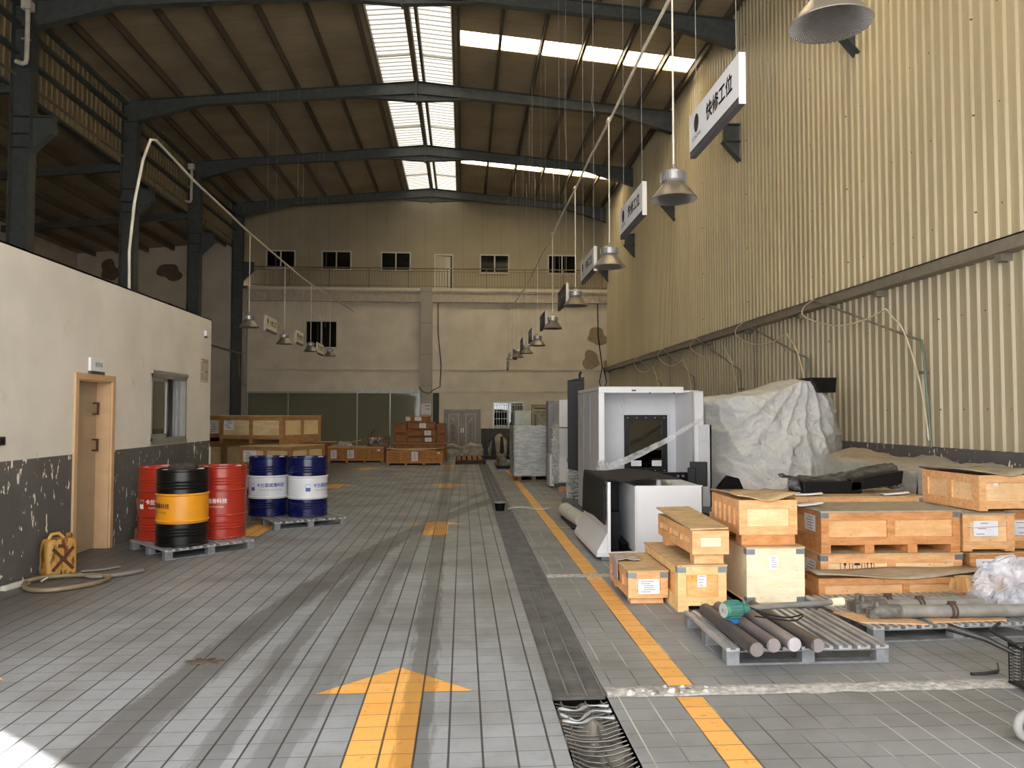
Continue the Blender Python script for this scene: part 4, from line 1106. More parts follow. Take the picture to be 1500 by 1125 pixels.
t = crate('brown crate with a white sheet under the square orange crate', 4.69, 6.92, 0, .44, .6, .345, 'brown', nf=1, ns=1, feet=.02, nfeet=2)
paper(t, 0, .06, .1, .24, .19, 'y', 3)
t = crate('large tilted orange crate with a curled lid on top of the right stack', 4.85, 7.0, .72, .6, .85, .37, 'orange', nf=1, ns=2, feet=.02, nfeet=2, lid='warp', lidm=M_lidg, hollow=True, rz=R(2))
paper(t, .016, .16, .23, .045, .045, 'y', 1)
t = crate('long orange crate behind the stack, strewn with papers and black packing', 3.45, 7.85, 0, 1.4, .8, .775, 'orange', nf=2, ns=1, feet=.06, nfeet=3, brk=((1, 1),), lidm=M_lidd)
t = crate('brown crate at the right photo edge behind the square orange crate', 5.2, 7.15, .32, .55, .6, .39, 'brown', nf=1, ns=1, feet=.02, nfeet=2)
paper(t, 0, .08, .15, .2, .14, 'y', 3)
t = crate('lowest brown crate at the right photo edge', 5.18, 7.12, 0, .56, .62, .32, 'brown', nf=1, ns=1, feet=.02, nfeet=2)
t = crate('low wooden rack frame behind the slatted crate beside the white machine', 2.62, 7.6, 0, .5, .5, .6, 'orange', nf=1, ns=1, feet=.08, nfeet=2, lid=None, hollow=True)

# loose papers and black packing on the long rear crate
for i, (x, y, rz, w, h) in enumerate([(3.3, 7.3, .3, .3, .2), (3.62, 7.95, -.2, .28, .2), (4.55, 7.95, .1, .3, .16)]):
    z = .752 if i == 0 else .779
    m = MB(); m.grid(lambda u, v: (u * w - w / 2, v * h - h / 2, .006 + .02 * u * u + .012 * math.sin(v * 5)), 6, 5)
    o = m.build('loose_paper', M_paper, solid=.001); o.location = (x, y, z); o.rotation_euler = (0, 0, rz)
    tag(o, ['white paper lying on the long brown crate near its left end', 'white paper on the rear crate under the black packing', 'white paper at the right end of the rear orange crate'][i], 'paper', 'loose papers on the crates')
M_filmk = film('black_film', '#3a3836', .93, .25, 7, .9)
def crumple(fn, nu, nv, amp, fr, seed):
    q = Vector((seed, seed * 2.3, seed * .7))
    def g(u, v):
        p = Vector(fn(u, v)); k = noise.noise(p * fr + q) * amp; k2 = noise.noise(p * fr * 2.7 + q) * amp * .45
        return p + Vector((k * .5, -k - k2, k + k2))
    m = MB(); m.grid(g, nu, nv); return m
t = thing('film_bundle', 'black machine panels in crinkled film lying on the rear orange crate', 'wrapped panel', (3.55, 8.05, .78))
m = MB(); m.box(.1, .75, .05, .45, .0, .13); m.prism([(.62, .02), (1.2, .1), (1.22, .24), (.64, .15)], 'y', .05, .4); m.build('panel', M_black, t, bevel=.01)
m = crumple(lambda u, v: (-.02 + u * 1.26, .5 - v * .52 if v < .6 else .19 - (v - .6) * .2, (.17 + .09 * u * u - .03 * math.sin(u * 5)) * (1 - max(0, v - .55) * 1.8)), 44, 22, .035, 7, 3)
m.build('film_wrap', M_filmk, t)

# ------------------------------------------------------------------ rag on the small crate
m = crumple(lambda u, v: ((-.012, .05 + u * .24, .12 + v * .37) if v < .5 else (-.012 + (v - .5) * .42, .05 + u * .24, .308)), 18, 22, .022, 9, 5)
o = m.build('cloth', plain('mauve_cloth', '#a3938e', .95, 0, .1, 25), solid=.006); o.location = (1.42, 6.95, 0)
tag(o, 'greyish pink cloth draped over the edge of the small orange crate', 'cloth')

# ------------------------------------------------------------------ steel rods and pump on the slatted pallet
M_rod = [plain('steel_rod_%d' % i, c, .5, .35, .15, 5) for i, c in enumerate(['#55504e', '#75696a', '#8d8484', '#5f5755'])]
ENDS = [((1.84, 4.78), (1.83, 5.78)), ((1.98, 4.86), (1.95, 5.83)), ((2.12, 4.87), (2.09, 5.86)), ((2.26, 4.84), (2.22, 5.85))]
rl_ = ['dark steel rod on the pallet, leftmost of four, under the pump', 'steel rod on the pallet, second from the left of four', 'steel rod with a bright cut end, third from the left of four', 'dark brown steel rod on the pallet, rightmost of four']
for i, ((x0, y0), (x1, y1)) in enumerate(ENDS):
    t = thing('steel_rod', rl_[i], 'rod', (x0, y0, .112 + .047), 0, 'steel rods on the pallet')
    m = MB(); m.cyl((0, 0, 0), (x1 - x0, y1 - y0, 0), .046, n=28); m.build('bar', M_rod[i], t, bevel=.003)
    m = MB(); m.cyl((0, -.001, 0), (0, 0, 0), .043, n=28); m.build('cut_face', plain('cut_steel_%d' % i, ['#77706f', '#8a8080', '#b5adb0', '#8a8182'][i], .4, .3), t)
t = thing('barrel_pump', 'green electric barrel pump with a long grey tube lying across the steel rods', 'pump', (1.9, 5.36, .262), R(14.5))
M_pg = plain('pump_green', '#3f7468', .45, 0, .1, 8)
m = MB(); m.lathe([(.035, -.005), (.052, 0), (.056, .02), (.056, .12), (.05, .135), (.03, .14)], 24)
for k in range(14):
    a = 2 * PI * k / 14; m.obox((.058 * math.cos(a), .058 * math.sin(a), .07), (.014, .008, .09), (0, 0, a))
for i in range(len(m.v)): v = m.v[i]; m.v[i] = (v[2] - .08, v[0], v[1])
m.build('motor', M_pg, t)
m = MB(); m.cyl((-.086, 0, 0), (-.082, 0, 0), .05, n=20)
for k in range(6):
    a = PI * k / 6; m.beam((-.089, -.045 * math.cos(a), -.045 * math.sin(a)), (-.089, .045 * math.cos(a), .045 * math.sin(a)), .008, .004, up=(1, 0, 0))
m.build('fan_grille', plain('grille_grey', '#a7a9a4', .5), t)
m = MB(); m.lathe([(.036, 0), (.038, .02), (.034, .05), (.02, .06)], 18)
for i in range(len(m.v)): v = m.v[i]; m.v[i] = (v[2] + .06, v[0], v[1])
m.cyl((.085, 0, .02), (.085, 0, .055), .016, n=12); m.build('coupling', M_pg, t)
m = MB(); m.cyl((.11, 0, 0), (.84, 0, -.012), .021, n=16); m.build('tube', plain('grey_tube', '#83817e', .4, .3), t)
m = MB(); m.cyl((.83, 0, -.012), (.93, 0, -.014), .031, .034, n=16); m.build('end_cap', plain('cream_cap', '#d9ccb0', .5), t)
m = MB(); m.obox((-.02, .0, -.075), (.11, .05, .03), (0, .15, .1)); m.build('switch_box', plain('blue_switch', '#2a6fb0', .4), t)
m = MB(); m.tube(smooth([(.12, -.02, .01), (.2, -.12, -.02), (.3, -.2, -.03), (.42, -.2, -.02), (.3, -.28, -.03), (.2, -.22, -.03), (.1, -.1, -.03)]), .005, 6); m.build('cable', M_black, t)

# ------------------------------------------------------------------ cylinders, plywood and carton on the other pallet
for i, (pts, lab) in enumerate([([(2.9, 5.5), (3.35, 5.42), (3.3, 5.72), (2.83, 5.8)], 'pale plywood sheet at the left end of the cylinder pallet'), ([(3.42, 5.47), (4.0, 5.5), (4.12, 5.78), (3.45, 5.78)], 'pale plywood sheet at the right end of the cylinder pallet')]):
    m = MB(); m.prism(pts, 'z', .1122, .121); tag(m.build('plywood_sheet', wood('ply_%d' % i, '#c49a72', '#d3ad86', knot=.1)), lab, 'board', 'plywood sheets under the cylinders')
M_cy = plain('dusty_cylinder', '#8a8782', .6, .25, .22, 7); M_rust = plain('rusty_clamp', '#4f3d35', .7, .2)
for i, (x0, y0, z0, x1, y1, z1, xc, lab) in enumerate([(3.02, 5.6, .169, 4.3, 5.56, .169, 3.62, 'front dusty hydraulic cylinder with a rusty clamp near its middle'), (3.0, 5.76, .169, 4.0, 5.76, .169, 3.48, 'middle dusty hydraulic cylinder, second of three'), (3.02, 5.88, .16, 4.18, 5.9, .16, 3.3, 'rear dusty hydraulic cylinder against the shallow crate')]):
    t = thing('hydraulic_cylinder', lab, 'cylinder', (x0, y0, z0), math.atan2(y1 - y0, x1 - x0), 'hydraulic cylinders on the pallet')
    L = math.hypot(x1 - x0, y1 - y0)
    m = MB(); m.tube([(0.1, 0, 0), (L, 0, 0)], .047, 20); m.build('barrel', M_cy, t)
    m = MB(); m.tube([(0.02, 0, 0), (.06, 0, 0), (.1, 0, 0), (.22, 0, 0)], [.03, .05, .055, .0505], 18); m.cyl((.05, 0, .03), (.05, 0, .075), .02, n=10); m.box(-.02, .05, -.03, .03, -.05, .02); m.build('gland', plain('gland_%d' % i, '#6a665f', .6, .3, .3, 20), t)
    m = MB(); xx = xc - x0
    m.tube([(xx, .052 * math.cos(a), .052 * math.sin(a)) for a in [2 * PI * k / 16 for k in range(16)]], .009, 6, closed=True); m.tube([(xx + .03, .052 * math.cos(a), .052 * math.sin(a)) for a in [2 * PI * k / 16 for k in range(16)]], .007, 6, closed=True)
    m.box(xx - .012, xx + .042, -.012, .012, .048, .072); m.build('clamp', M_rust, t)
t = thing('carton', 'crushed brown cardboard carton lying on the cylinders', 'box', (3.98, 5.98, .212), R(4))
mc = plain('cardboard', '#b98e5a', .85, 0, .1, 5)
m = MB(); m.prism([(0, 0), (.14, 0), (.15, .1), (.02, .105)], 'x', .05, .38); m.build('body', mc, t)
m = MB(); m.obox((.02, .05, .05), (.09, .004, .09), (0, 0, .5)); m.obox((.02, .1, .04), (.08, .004, .08), (0, .2, -.4)); m.build('flap', mc, t)
m = MB(); m.box(.1, .15, -.002, .0, .005, .1); m.box(.07, .12, .0, .12, .104, .107); m.build('tape', plain('packing_tape', '#c9b28c', .25), t)
# crumpled clear plastic heap at the right edge
m = MB()
def heap(u, v):
    a = PI * (u * 2); b = v * PI / 2
    d = Vector((math.cos(a) * math.cos(b), math.sin(a) * math.cos(b), math.sin(b)))
    k = 1 + .22 * noise.noise(d * 1.8 + Vector((2, 1, 5))) + .1 * abs(noise.noise(d * 5 + Vector((7, 1, 5)))) - .04 * abs(noise.noise(d * 12))
    return (4.42 + d.x * .42 * k, 5.9 + d.y * .36 * k, max(.0, d.z * .47 * k) + .02)
m.grid(heap, 64, 26, sm=False); m.v = [tuple(Vector(p) + .035 * noise.noise_vector(Vector(p) * 6) + .018 * noise.noise_vector(Vector(p) * 15)) for p in m.v]; m.v = [(p[0], p[1], max(.02, p[2])) for p in m.v]
tag(m.build('plastic_heap', film('clear_crumple', '#cfd0da', .52, .12, 9, .3)), 'big heap of crumpled clear plastic at the right photo edge', 'plastic sheet')

# ------------------------------------------------------------------ wire cart at the lower right corner
t = thing('hand_cart', 'black wire basket cart with a grey rubber wheel, cut by the lower right photo edge', 'cart', (3.25, 4.5, 0))
mk = plain('black_wire', '#2f2e2d', .45, .3, .3, 14)
m = MB()
for k in range(12): m.cyl((.03, 0, .03 + .019 * k), (.75, -.05, .03 + .019 * k), .0028, n=5); m.cyl((.03, 0, .03 + .019 * k), (.06, -.5, .03 + .019 * k), .0028, n=5)
for k in range(9): m.cyl((.03 + .09 * k, -.005 * k, .03), (.03 + .09 * k, -.005 * k, .25), .004, n=5)
for k in range(6): m.cyl((.03 + .005 * k, -.1 * k, .03), (.03 + .005 * k, -.1 * k, .25), .004, n=5)
m.build('wire_basket', mk, t)
m = MB()
for z in (.025, .25): m.tube([(.03, 0, z), (.78, -.05, z), (.8, -.55, z), (.06, -.52, z)], .009, 6, closed=True)
m.box(.05, .78, -.5, -.03, .02, .03); m.build('frame', mk, t)
m = MB(); m.tube([(.05, -.02, .2), (-.06, .08, .26), (-.22, .2, .3)], [.014, .02, .026], 8); m.tube([(.06, -.02, .25), (.02, .15, .29), (.12, .2, .32)], .011, 6); m.build('handle', mk, t)
wx, wy, wz = -.44, -.78, .085
m = MB(); m.tube([(.06, -.3, .03), (-.25, -.7, .12), (-.42, -.74, .17), (wx, wy + .03, wz)], .012, 6); m.build('axle_arm', mk, t)
m = MB()
# small caster wheel
for i in range(0): pass
m.tube([(wx + .062 * math.cos(a), wy, wz + .062 * math.sin(a)) for a in [2 * PI * k / 28 for k in range(28)]], .022, 10, closed=True); wt = m.build('wheel', plain('grey_rubber', '#8a8784', .7), t)
m = MB(); m.cyl((wx, wy - .02, wz), (wx, wy + .02, wz), .016, n=12)
for k in range(5):
    a = 2 * PI * k / 5; m.beam((wx, wy, wz), (wx + .05 * math.cos(a), wy, wz + .05 * math.sin(a)), .016, .016, up=(0, 1, 0))
m.build('hub', plain('grey_hub', '#77757a', .5), wt)
t = thing('pry_tool', 'dark metal tool lying on the floor near the wire cart', 'tool', (3.17, 4.69, .012), 0)
m = MB(); m.tube([(0, 0, 0), (.1, 0, .002), (.17, .01, .004), (.2, .03, .01)], [.01, .011, .012, .007], 8); m.build('shaft', mk, t); m = MB(); m.tube([(.19, .02, .01), (.2, .03, .03), (.195, .035, .055)], .004, 6); m.build('hook', mk, t)

# ------------------------------------------------------------------ drain with grating and its crushed near end
t = thing('drain_grate', 'long black slotted drain grate running down the hall', 'grate', (.675, 15, 0))
m = MB(); y = -10.5
while y < 10.3: m.box(-.155, .155, y, y + .011, -.022, -.003); y += .036
m.build('cross_bars', plain('grate_iron', '#55524f', .5, .2, .25, 5), t)
m = MB()
for x in (-.157, -.06, .05, .152): m.cyl((x, -10.5, -.005), (x, 10.35, -.005), .006, n=6)
m.build('long_rods', plain('grate_rod', '#7c7874', .5, .3), t)
t = thing('crushed_grate', 'crushed broken end of the drain grate in the foreground', 'grate', (.675, 3.9, 0))
m = MB()
for k in range(32):
    yy = -.95 + k * .047; sag = -.02 - .035 * max(0, math.sin((k - 8) * .28)) - random.Random(k).uniform(0, .012)
    m.tube([(-.15, yy, -.006), (-.07, yy + .01, -.012 + sag * .7), (0, yy + .014, sag - .01), (.07, yy + .004, -.012 + sag * .6), (.15, yy, -.004)], .0045, 5)
m.build('bent_bars', plain('bent_iron', '#6b6865', .4, .5, .2), t)
m = MB()
for x in (-.1, .04, .13): m.tube(smooth([(x, -.95, .0), (x + .01, -.5, -.02), (x - .01, -.1, -.045), (x, .25, -.015), (x - .02, .5, .004)]), .006, 6)
m.build('rods', plain('grate_rod2', '#5b5956', .45, .4), t)
m = MB(); m.grid(lambda u, v: Vector((-.14 + u * .3, -.75 + v * 1.28, -.055 + .03 * math.sin(v * 26) * (.4 + u) + .045 * noise.noise(Vector((u * 3, v * 5, 1))) - .07 * max(0, 1 - abs(u - .25) * 4) * (1 if .15 < v < .6 else 0))), 20, 60)
m.build('crumpled_sheet', plain('crumpled_tin', '#77736d', .35, .55, .3, 6), t, solid=.003)
m = MB()
for yy, s in ((.42, 1), (.34, -1), (.25, 1)): m.tube(smooth([(-.14, yy, .0), (-.05, yy - .04, .012 * s - .01), (.04, yy + .03, .0), (.14, yy, .006)]), [.008 + .004 * math.sin(k) for k in range(16)], 6)
m.build('torn_edge', M_galv, t)
# broken concrete strips across the right lane
def strip(label, y, w, x0, x1, seed):
    q = Vector((seed, 0, seed)); m = MB()
    def fn(u, v):
        x = x0 + u * (x1 - x0); yy = y + (v - .5) * w * (1 + .35 * noise.noise(Vector((x * 6, seed, v * 3))))
        e = math.sin(v * PI)
        return (x, yy, .001 + e * (.008 + .014 * abs(noise.noise(Vector((x * 14, yy * 20, seed))))))
    m.grid(fn, int((x1 - x0) * 60), 8, sm=False)
    return tag(m.build('concrete_scar', plain('raw_concrete', '#a3a09c', .95, 0, .3, 30)), label, 'concrete strip')
strip('rough pale concrete scar crossing the yellow line in the foreground', 4.545, .16, .84, 3.9, 2)
strip('pale concrete strip across the floor before the white machine base', 7.82, .16, .84, 1.6, 9)
rr = random.Random(11)
for k in range(16):
    s = rr.uniform(.012, .03); x = rr.choice([rr.uniform(.9, 1.45), rr.uniform(1.1, 1.35)]); y = 4.54 + rr.uniform(-.05, .06)
    o = lump(s, s * rr.uniform(.6, 1), s * .8, k + 20, .5, 9, 5, 1.5).build('rubble_piece', M_stain2 if k % 5 == 0 else plain('rubble', '#b3ada5', .95, 0, .15, 20) if k == 1 else bpy.data.materials.get('rubble') or M_stain)
    o.location = (x, y, .004); tag(o, 'small chip of broken concrete in the scar across the yellow line', 'rubble', 'concrete chips in the floor scar')
o = lump(.1, .06, .006, 4, .95, 30, 5, 3.5).build('dirt_patch', plain('mud', '#54463a', .95, 0, .3, 30)); o.location = (-1.7, 5.27, 0); tag(o, 'brown dried mud patch on the tiles left of the big arrow', 'dirt')
t = thing('bucket', 'small black bucket standing on the drain grate', 'bucket', (.63, 13.15, .0))
m = MB(); m.lathe([(.07, 0), (.095, .13), (.1, .135), (.09, .13), (.066, .01), (0, .01)], 24, caps=False); m.build('pail', M_black, t)
m = MB(); m.tube([(.097 * math.cos(a), .0 + .03 * math.sin(a), .135 + .0 * a) for a in [PI * k / 10 for k in range(11)]], .004, 5); m.tube([(.1 * math.cos(a), .1 * math.sin(a), .135) for a in [2 * PI * k / 20 for k in range(20)]], .006, 5, closed=True); m.build('rim', M_galv, t)
m = MB(); m.tube(smooth([(.78, 13.3, .012), (1.0, 13.5, .012), (1.3, 13.2, .012), (1.5, 13.35, .012)]), .012, 6); tag(m.build('cord', M_white), 'white plastic cord on the floor right of the bucket', 'cord')
# ------------------------------------------------------------------ white milling machine
M_mw = plain('machine_white', '#d3d3d6', .35, 0, .02, 3); M_mg = plain('machine_light_grey', '#bcbdc1', .4, 0, .03, 3)
t = thing('milling_machine', 'big white machine enclosure with a black framed window', 'machine', (1.95, 11.0, 0))
m = MB(); m.box(0, .03, .06, 2.0, .12, 1.97); m.box(-.004, 0, .75, .77, .2, 1.95); m.box(-.004, 0, 1.4, 1.42, .2, 1.95); m.build('side_panel', M_mg, t, bevel=.004)
m = MB(); m.box(0, .085, 0, .06, .12, 1.97); m.build('front_post', M_mw, t, bevel=.006)
m = MB(); m.box(0, 1.24, -.005, .07, 1.94, 2.03); m.box(0, 1.24, .07, 2.0, 1.98, 2.03); m.box(1.24, 1.5, .2, 2.0, 1.95, 1.98); m.box(1.24, 1.5, .1, .16, 1.95, 1.98); m.build('roof', M_mw, t, bevel=.005)
m = MB(); yb = .62
wx0, wx1, wz0, wz1 = .5, 1.16, .74, 1.62
m.box(.03, wx0, yb, yb + .03, .12, 1.97); m.box(wx1, 1.62, yb, yb + .03, .12, 1.97); m.box(wx0, wx1, yb, yb + .03, .12, wz0); m.box(wx0, wx1, yb, yb + .03, wz1, 1.97)
m.box(.08, .48, yb - .012, yb, .5, 1.64); m.box(1.2, 1.5, yb - .012, yb, .5, 1.64); m.box(.46, .6, yb - .014, yb, 1.72, 1.78); m.build('inner_panel', M_mg, t, bevel=.004)
m = MB(); m.box(.03, 1.62, 1.95, 1.99, .12, 1.97); m.box(1.59, 1.62, .62, 1.95, .12, 1.97); m.box(0.03, 1.62, .62, 1.95, .1, .14); m.build('inner_shell', plain('machine_dark_inside', '#34363a', .5), t)
fw = .085
m = MB(); m.box(wx0, wx1, yb - .02, yb, wz0, wz0 + fw); m.box(wx0, wx1, yb - .02, yb, wz1 - fw, wz1); m.box(wx0, wx0 + fw, yb - .02, yb, wz0 + fw, wz1 - fw); m.box(wx1 - fw, wx1, yb - .02, yb, wz0 + fw, wz1 - fw)
wf = m.build('window_frame', M_black, t)
m = MB()
for k in range(5):
    for z in (wz0 + .04, wz1 - .04): m.cyl((wx0 + .05 + k * .14, yb - .02, z), (wx0 + .05 + k * .14, yb - .026, z), .008, n=8)
m.build('bolts', M_galv, wf)
m = MB(); m.box(wx0 + fw, wx1 - fw, yb - .006, yb, wz0 + fw, wz1 - fw); m.build('pane', emit_free_glass('machine_pane', '#2c2e30', 1.2), wf)
m = MB(); m.box(.6, .76, yb - .012, yb - .008, .845, .93); m.box(.92, 1.07, yb - .012, yb - .008, .845, .93); m.build('sticker', M_paper, wf)
m = MB(); m.M = Matrix.Translation((1.36, .1, 0)) @ Matrix.Rotation(R(8), 4, 'Z'); m.box(0, .03, -.1, .6, .3, 1.97); m.box(0, .17, -.1, -.07, .3, 1.97); m.box(0, .17, -.1, .6, 1.95, 1.97); m.build('door_wing', M_mw, t, bevel=.004)
m = MB(); m.box(1.46, 1.65, .0, .05, .3, 1.48); m.box(1.62, 1.65, .0, .6, .3, 1.48)
for z in (.66, 1.25): m.box(1.49, 1.62, -.012, .0, z, z + .03); m.box(1.49, 1.62, -.018, -.0, z - .006, z)
m.build('side_door', M_mg, t, bevel=.004)
m = MB(); m.box(.5, 1.2, -.35, -.28, .62, .82); m.build('apron_bar', M_black, t, bevel=.01)
m = MB()
for x in (.55, .62, 1.05, 1.12): m.cyl((x, -.37, .77), (x, -.35, .77), .018, n=12)
m.build('bolts', M_galv, t)
m = MB(); m.box(.05, 1.6, .05, 1.9, 0, .12); m.build('base', M_black, t)
m = MB(); m.box(.48, .54, -.02, .0, 1.965, 1.985); m.cyl((.75, 0, 1.93), (.75, 0, 1.95), .012, n=8); m.cyl((1.1, 0, 1.93), (1.1, 0, 1.95), .012, n=8); m.build('latch', M_strip, t)
t = thing('control_box', 'black two part control box standing in front of the white machine', 'control box', (2.95, 10.0, 0.0), R(-12))
m = MB(); m.box(0, .1, 0, .06, .72, .93); m.build('front_unit', M_black, t, bevel=.006); m = MB(); m.box(.04, .26, .07, .2, .68, 1.0); m.build('rear_unit', M_black, t, bevel=.006); m = MB(); m.box(.06, .2, .08, .18, 0, .68); m.build('stand', M_mg, t)
m = MB(); m.box(-.06, .3, .0, .24, 0, .02); m.build('foot', M_mg, t)
# plastic strap of film across the opening
m = crumple(lambda u, v: (1.98 + u * 1.46, 10.9 + .02 * math.sin(u * 7) + .02 * v, .84 + .64 * u + .1 * u * u - .03 * math.sin(u * PI) + (v - .5) * (.11 - .06 * u)), 40, 8, .02, 6, 8)
m.grid(lambda u, v: Vector((1.9 + .16 * u, 10.88 + .05 * math.sin(u * 9 + v * 4), .78 + .2 * v + .03 * noise.noise(Vector((u * 5, v * 5, 3))))), 12, 12)
tag(m.build('film_strip', film('clear_film', '#c9c9cc', .5, .2, 9, .8)), 'twisted strip of clear film stretched across the white machine opening', 'plastic film')

# ------------------------------------------------------------------ white base unit in front of the machine
t = thing('machine_guard', 'low white machine housing with an open black front bay', 'machine part', (1.62, 8.6, 0))
DG = 1.72
m = MB(); m.box(0, .02, 0, DG, .07, .87); m.box(0, .035, -.004, .02, .07, .87); m.build('side_panel', M_mw, t, bevel=.003)
m = MB(); m.prism([(-.13, .04), (.34, .04), (.34, .1), (-.12, .09)], 'y', -.012, .02); m.prism([(-.13, .04), (-.12, .09), (0, .3), (.02, .3), (.02, .04)], 'y', .02, DG); m.build('sill', M_mw, t, bevel=.003)
m = MB(); m.box(.32, 1.09, 0, .02, .08, .82); m.box(.31, .33, 0, 1.2, .08, .82); m.box(1.07, 1.09, 0, 1.2, .08, .82); m.box(.32, 1.09, 0, .03, .815, .828); m.build('front_panel', M_mw, t, bevel=.003)
m = MB(); m.box(.02, .31, .9, .93, .06, .86); m.box(.02, .31, .03, .9, .05, .07); m.box(.1, .2, .3, .5, .07, .5); m.obox((.2, .42, .14), (.08, .4, .14), (.3, 0, .2)); m.build('inner_bay', M_black, t)
m = MB(); m.box(0, .32, .55, DG, .845, .87); m.build('top_plate', M_mw, t)
m = MB(); m.box(.33, 1.07, .02, 1.2, .08, .8); m.build('tank', M_mw, t)
for y in (.05, 1.3):
    m = MB(); m.box(-.06, 1.05, y, y + .12, 0, .04); m.build('skid', M_metal, t)
m = MB(); m.cyl((.66, .3, .8), (.66, .3, .87), .03, n=14); m.build('filler_cap', M_mw, t)
def mat(u, v):
    y = 8.63 + u * 1.56
    s = v * 1.42
    if s < .5: x, z = 1.602, .39 + s + .012 * math.sin(u * 5)
    else:
        q = s - .5; x = 1.606 + q * .95; z = .886 + .01 * math.sin(q * 9 + u * 2) + .035 * math.exp(-((q - .5) / .2) ** 2) * (1 - .6 * u) - .03 * (1 - u) ** 3 * math.exp(-((q - .25) / .13) ** 2)
    return Vector((x - .008 * math.sin(u * 8 + s * 4) * (s < .42) - .008 * (s < .42), y - .02 * math.sin(s * 7) * (u < .1), z))
m = MB(); m.grid(mat, 18, 48); tag(m.build('rubber_mat', plain('black_rubber', '#2a2826', .8, 0, .2, 10, .25), solid=.008), 'black rubber mat draped over the left side of the white housing', 'mat')

# ------------------------------------------------------------------ tall black panel, rolled cover, cabinets along the lane
t = thing('tall_panel', 'tall narrow black machine column left of the white machine', 'machine part', (1.88, 13.8, 0), R(-9))
m = MB(); m.prism([(0, 0), (.3, 0), (.3, .24), (0, .24)], 'z', .12, 2.24); m.prism([(0, 2.24), (.3, 2.3), (.3, 2.24)], 'y', 0, .24); m.build('column', plain('satin_black', '#151416', .45, 0, .12, 3, .2), t, bevel=.008)
m = MB(); m.box(.09, .1, -.003, .0, .2, 2.2); m.build('edge_seam', M_black, t)
m = MB(); m.cyl((.1, -.0, 2.12), (.1, -.05, 2.12), .03, n=12); m.tube([(.22, .1, 2.28), (.22, .1, 2.36), (.25, .1, 2.4)], .02, 8); m.build('knob', M_black, t)
m = crumple(lambda u, v: (-.03 + .36 * u, -.03 - .02 * math.sin(u * 8), .05 + .62 * v - .1 * u), 16, 20, .02, 7, 6); m.build('film_wrap', film('wrap_film', '#b9b9b4', .5, .25, 9, .7, (1, 1, 4)), t)
m = MB(); m.box(-.1, .4, -.1, .3, 0, .12); m.build('base', M_strip, t)
t = thing('bellows_cover', 'white ribbed bellows cover lying on the floor beside the lane line', 'cover', (1.62, 12.2, 0.13), 0)
m = MB(); pts = [(0, 0, 0), (.02, -.3, -.005), (.05, -.7, -.015), (.1, -1.1, -.03)]; Q = smooth(pts, 8); m.tube(Q, [.1 + .012 * (k % 2) for k in range(len(Q))], 16); m.build('bellows', plain('bellows_white', '#c4c1b4', .7, 0, .12, 8), t)
m = MB(); m.cyl((0, .0, 0), (-.0, .06, 0), .09, n=16); m.box(-.07, .1, -1.3, 0, -.13, -.1); m.build('end_plate', M_black, t)
t = thing('wood_wedge', 'small reddish wooden beam under the end of the bellows cover', 'wood', (1.62, 10.6, 0), R(-18)); m = MB(); m.box(0, .09, 0, .55, 0, .05); m.box(0, .09, 0, .1, .05, .09); m.box(0, .09, .4, .5, .05, .09); m.build('beam', wood('red_timber', '#8c4a24', '#a5622f'), t)
M_wrap = film('stretch_wrap', '#cfd3d2', .62, .2, 5, .9, (1, 1, 5)); M_wrapd = film('stretch_wrap_clear', '#c4c8c4', .4, .2, 8, .9, (1, 1, 3))
t = thing('wrapped_machine', 'pale grey machine wrapped in shiny stretch film, in front of the barred window', 'wrapped machine', (1.25, 18.9, 0))
m = MB(); m.box(.02, .92, .02, 1.6, .12, 1.33); m.box(.06, .62, 0, .02, .3, 1.2); m.box(.05, .55, -.02, .02, .14, .24); m.build('housing', plain('machine_pale', '#c3c6c6', .4, 0, .04), t, bevel=.01)
m = MB(); m.box(.64, .9, -.0, .02, .4, 1.24); m.build('dark_panel', M_black, t)
def wrapbox(x0, x1, y0, y1, z0, z1, seed, amp=.018, n=46):
    m = MB(); P = [(x0, y1), (x0, y0), (x1, y0), (x1, y1)]
    lens = [y1 - y0, x1 - x0, y1 - y0]; T = sum(lens)
    def fn(u, v):
        s = u * T; k = 0
        while k < 2 and s > lens[k]: s -= lens[k]; k += 1
        a, b_ = Vector(P[k]), Vector(P[k + 1]); p = a + (b_ - a) * (s / lens[k])
        z = z0 + v * (z1 - z0); w = amp * noise.noise(Vector((p.x * 4, p.y * 4, z * 16 + seed)))
        return Vector((p.x + (w if k != 1 else 0) , p.y + (w if k == 1 else 0) - .004, z))
    m.grid(fn, n, n); return m
wrapbox(-.01, .95, -.04, 1.63, .12, 1.36, 3).build('film_wrap', M_wrap, t)
m = MB()
for x in (.1, .45, .8): m.box(x, x + .09, .05, 1.5, .02, .12)
m.box(0, .95, .05, .15, 0, .02); m.build('skid', wood('skid_wood', '#7a5a3c', '#8f6c4a'), t)
t = thing('electric_cabinet', 'tall white electric cabinet with film hanging from it, left of the black column', 'cabinet', (1.93, 17.0, 0))
m = MB(); m.box(.2, .42, .0, .9, 1.34, 1.95); m.build('upper_door', M_mw, t, bevel=.006)
m = MB(); m.box(.06, .42, .0, .9, .12, 1.33); m.build('body', M_mg, t, bevel=.006)
m = MB(); m.box(.19, .42, -.01, .0, .15, .68); dd = m.build('lower_door', M_mw, t, bevel=.004); m = MB(); m.tube([(.37, -.01, .58), (.37, -.04, .58), (.37, -.04, .66), (.37, -.01, .66)], .007, 6); m.build('handle', M_black, dd)
m = MB(); m.box(-.02, .08, -.02, .5, .05, .74); m.build('side_box', M_mg, t, bevel=.006)
m = MB(); m.box(.2, .42, -.004, 0, 1.325, 1.345); m.box(.395, .405, -.03, 0, 1.4, 1.48); m.build('trim', M_black, t)
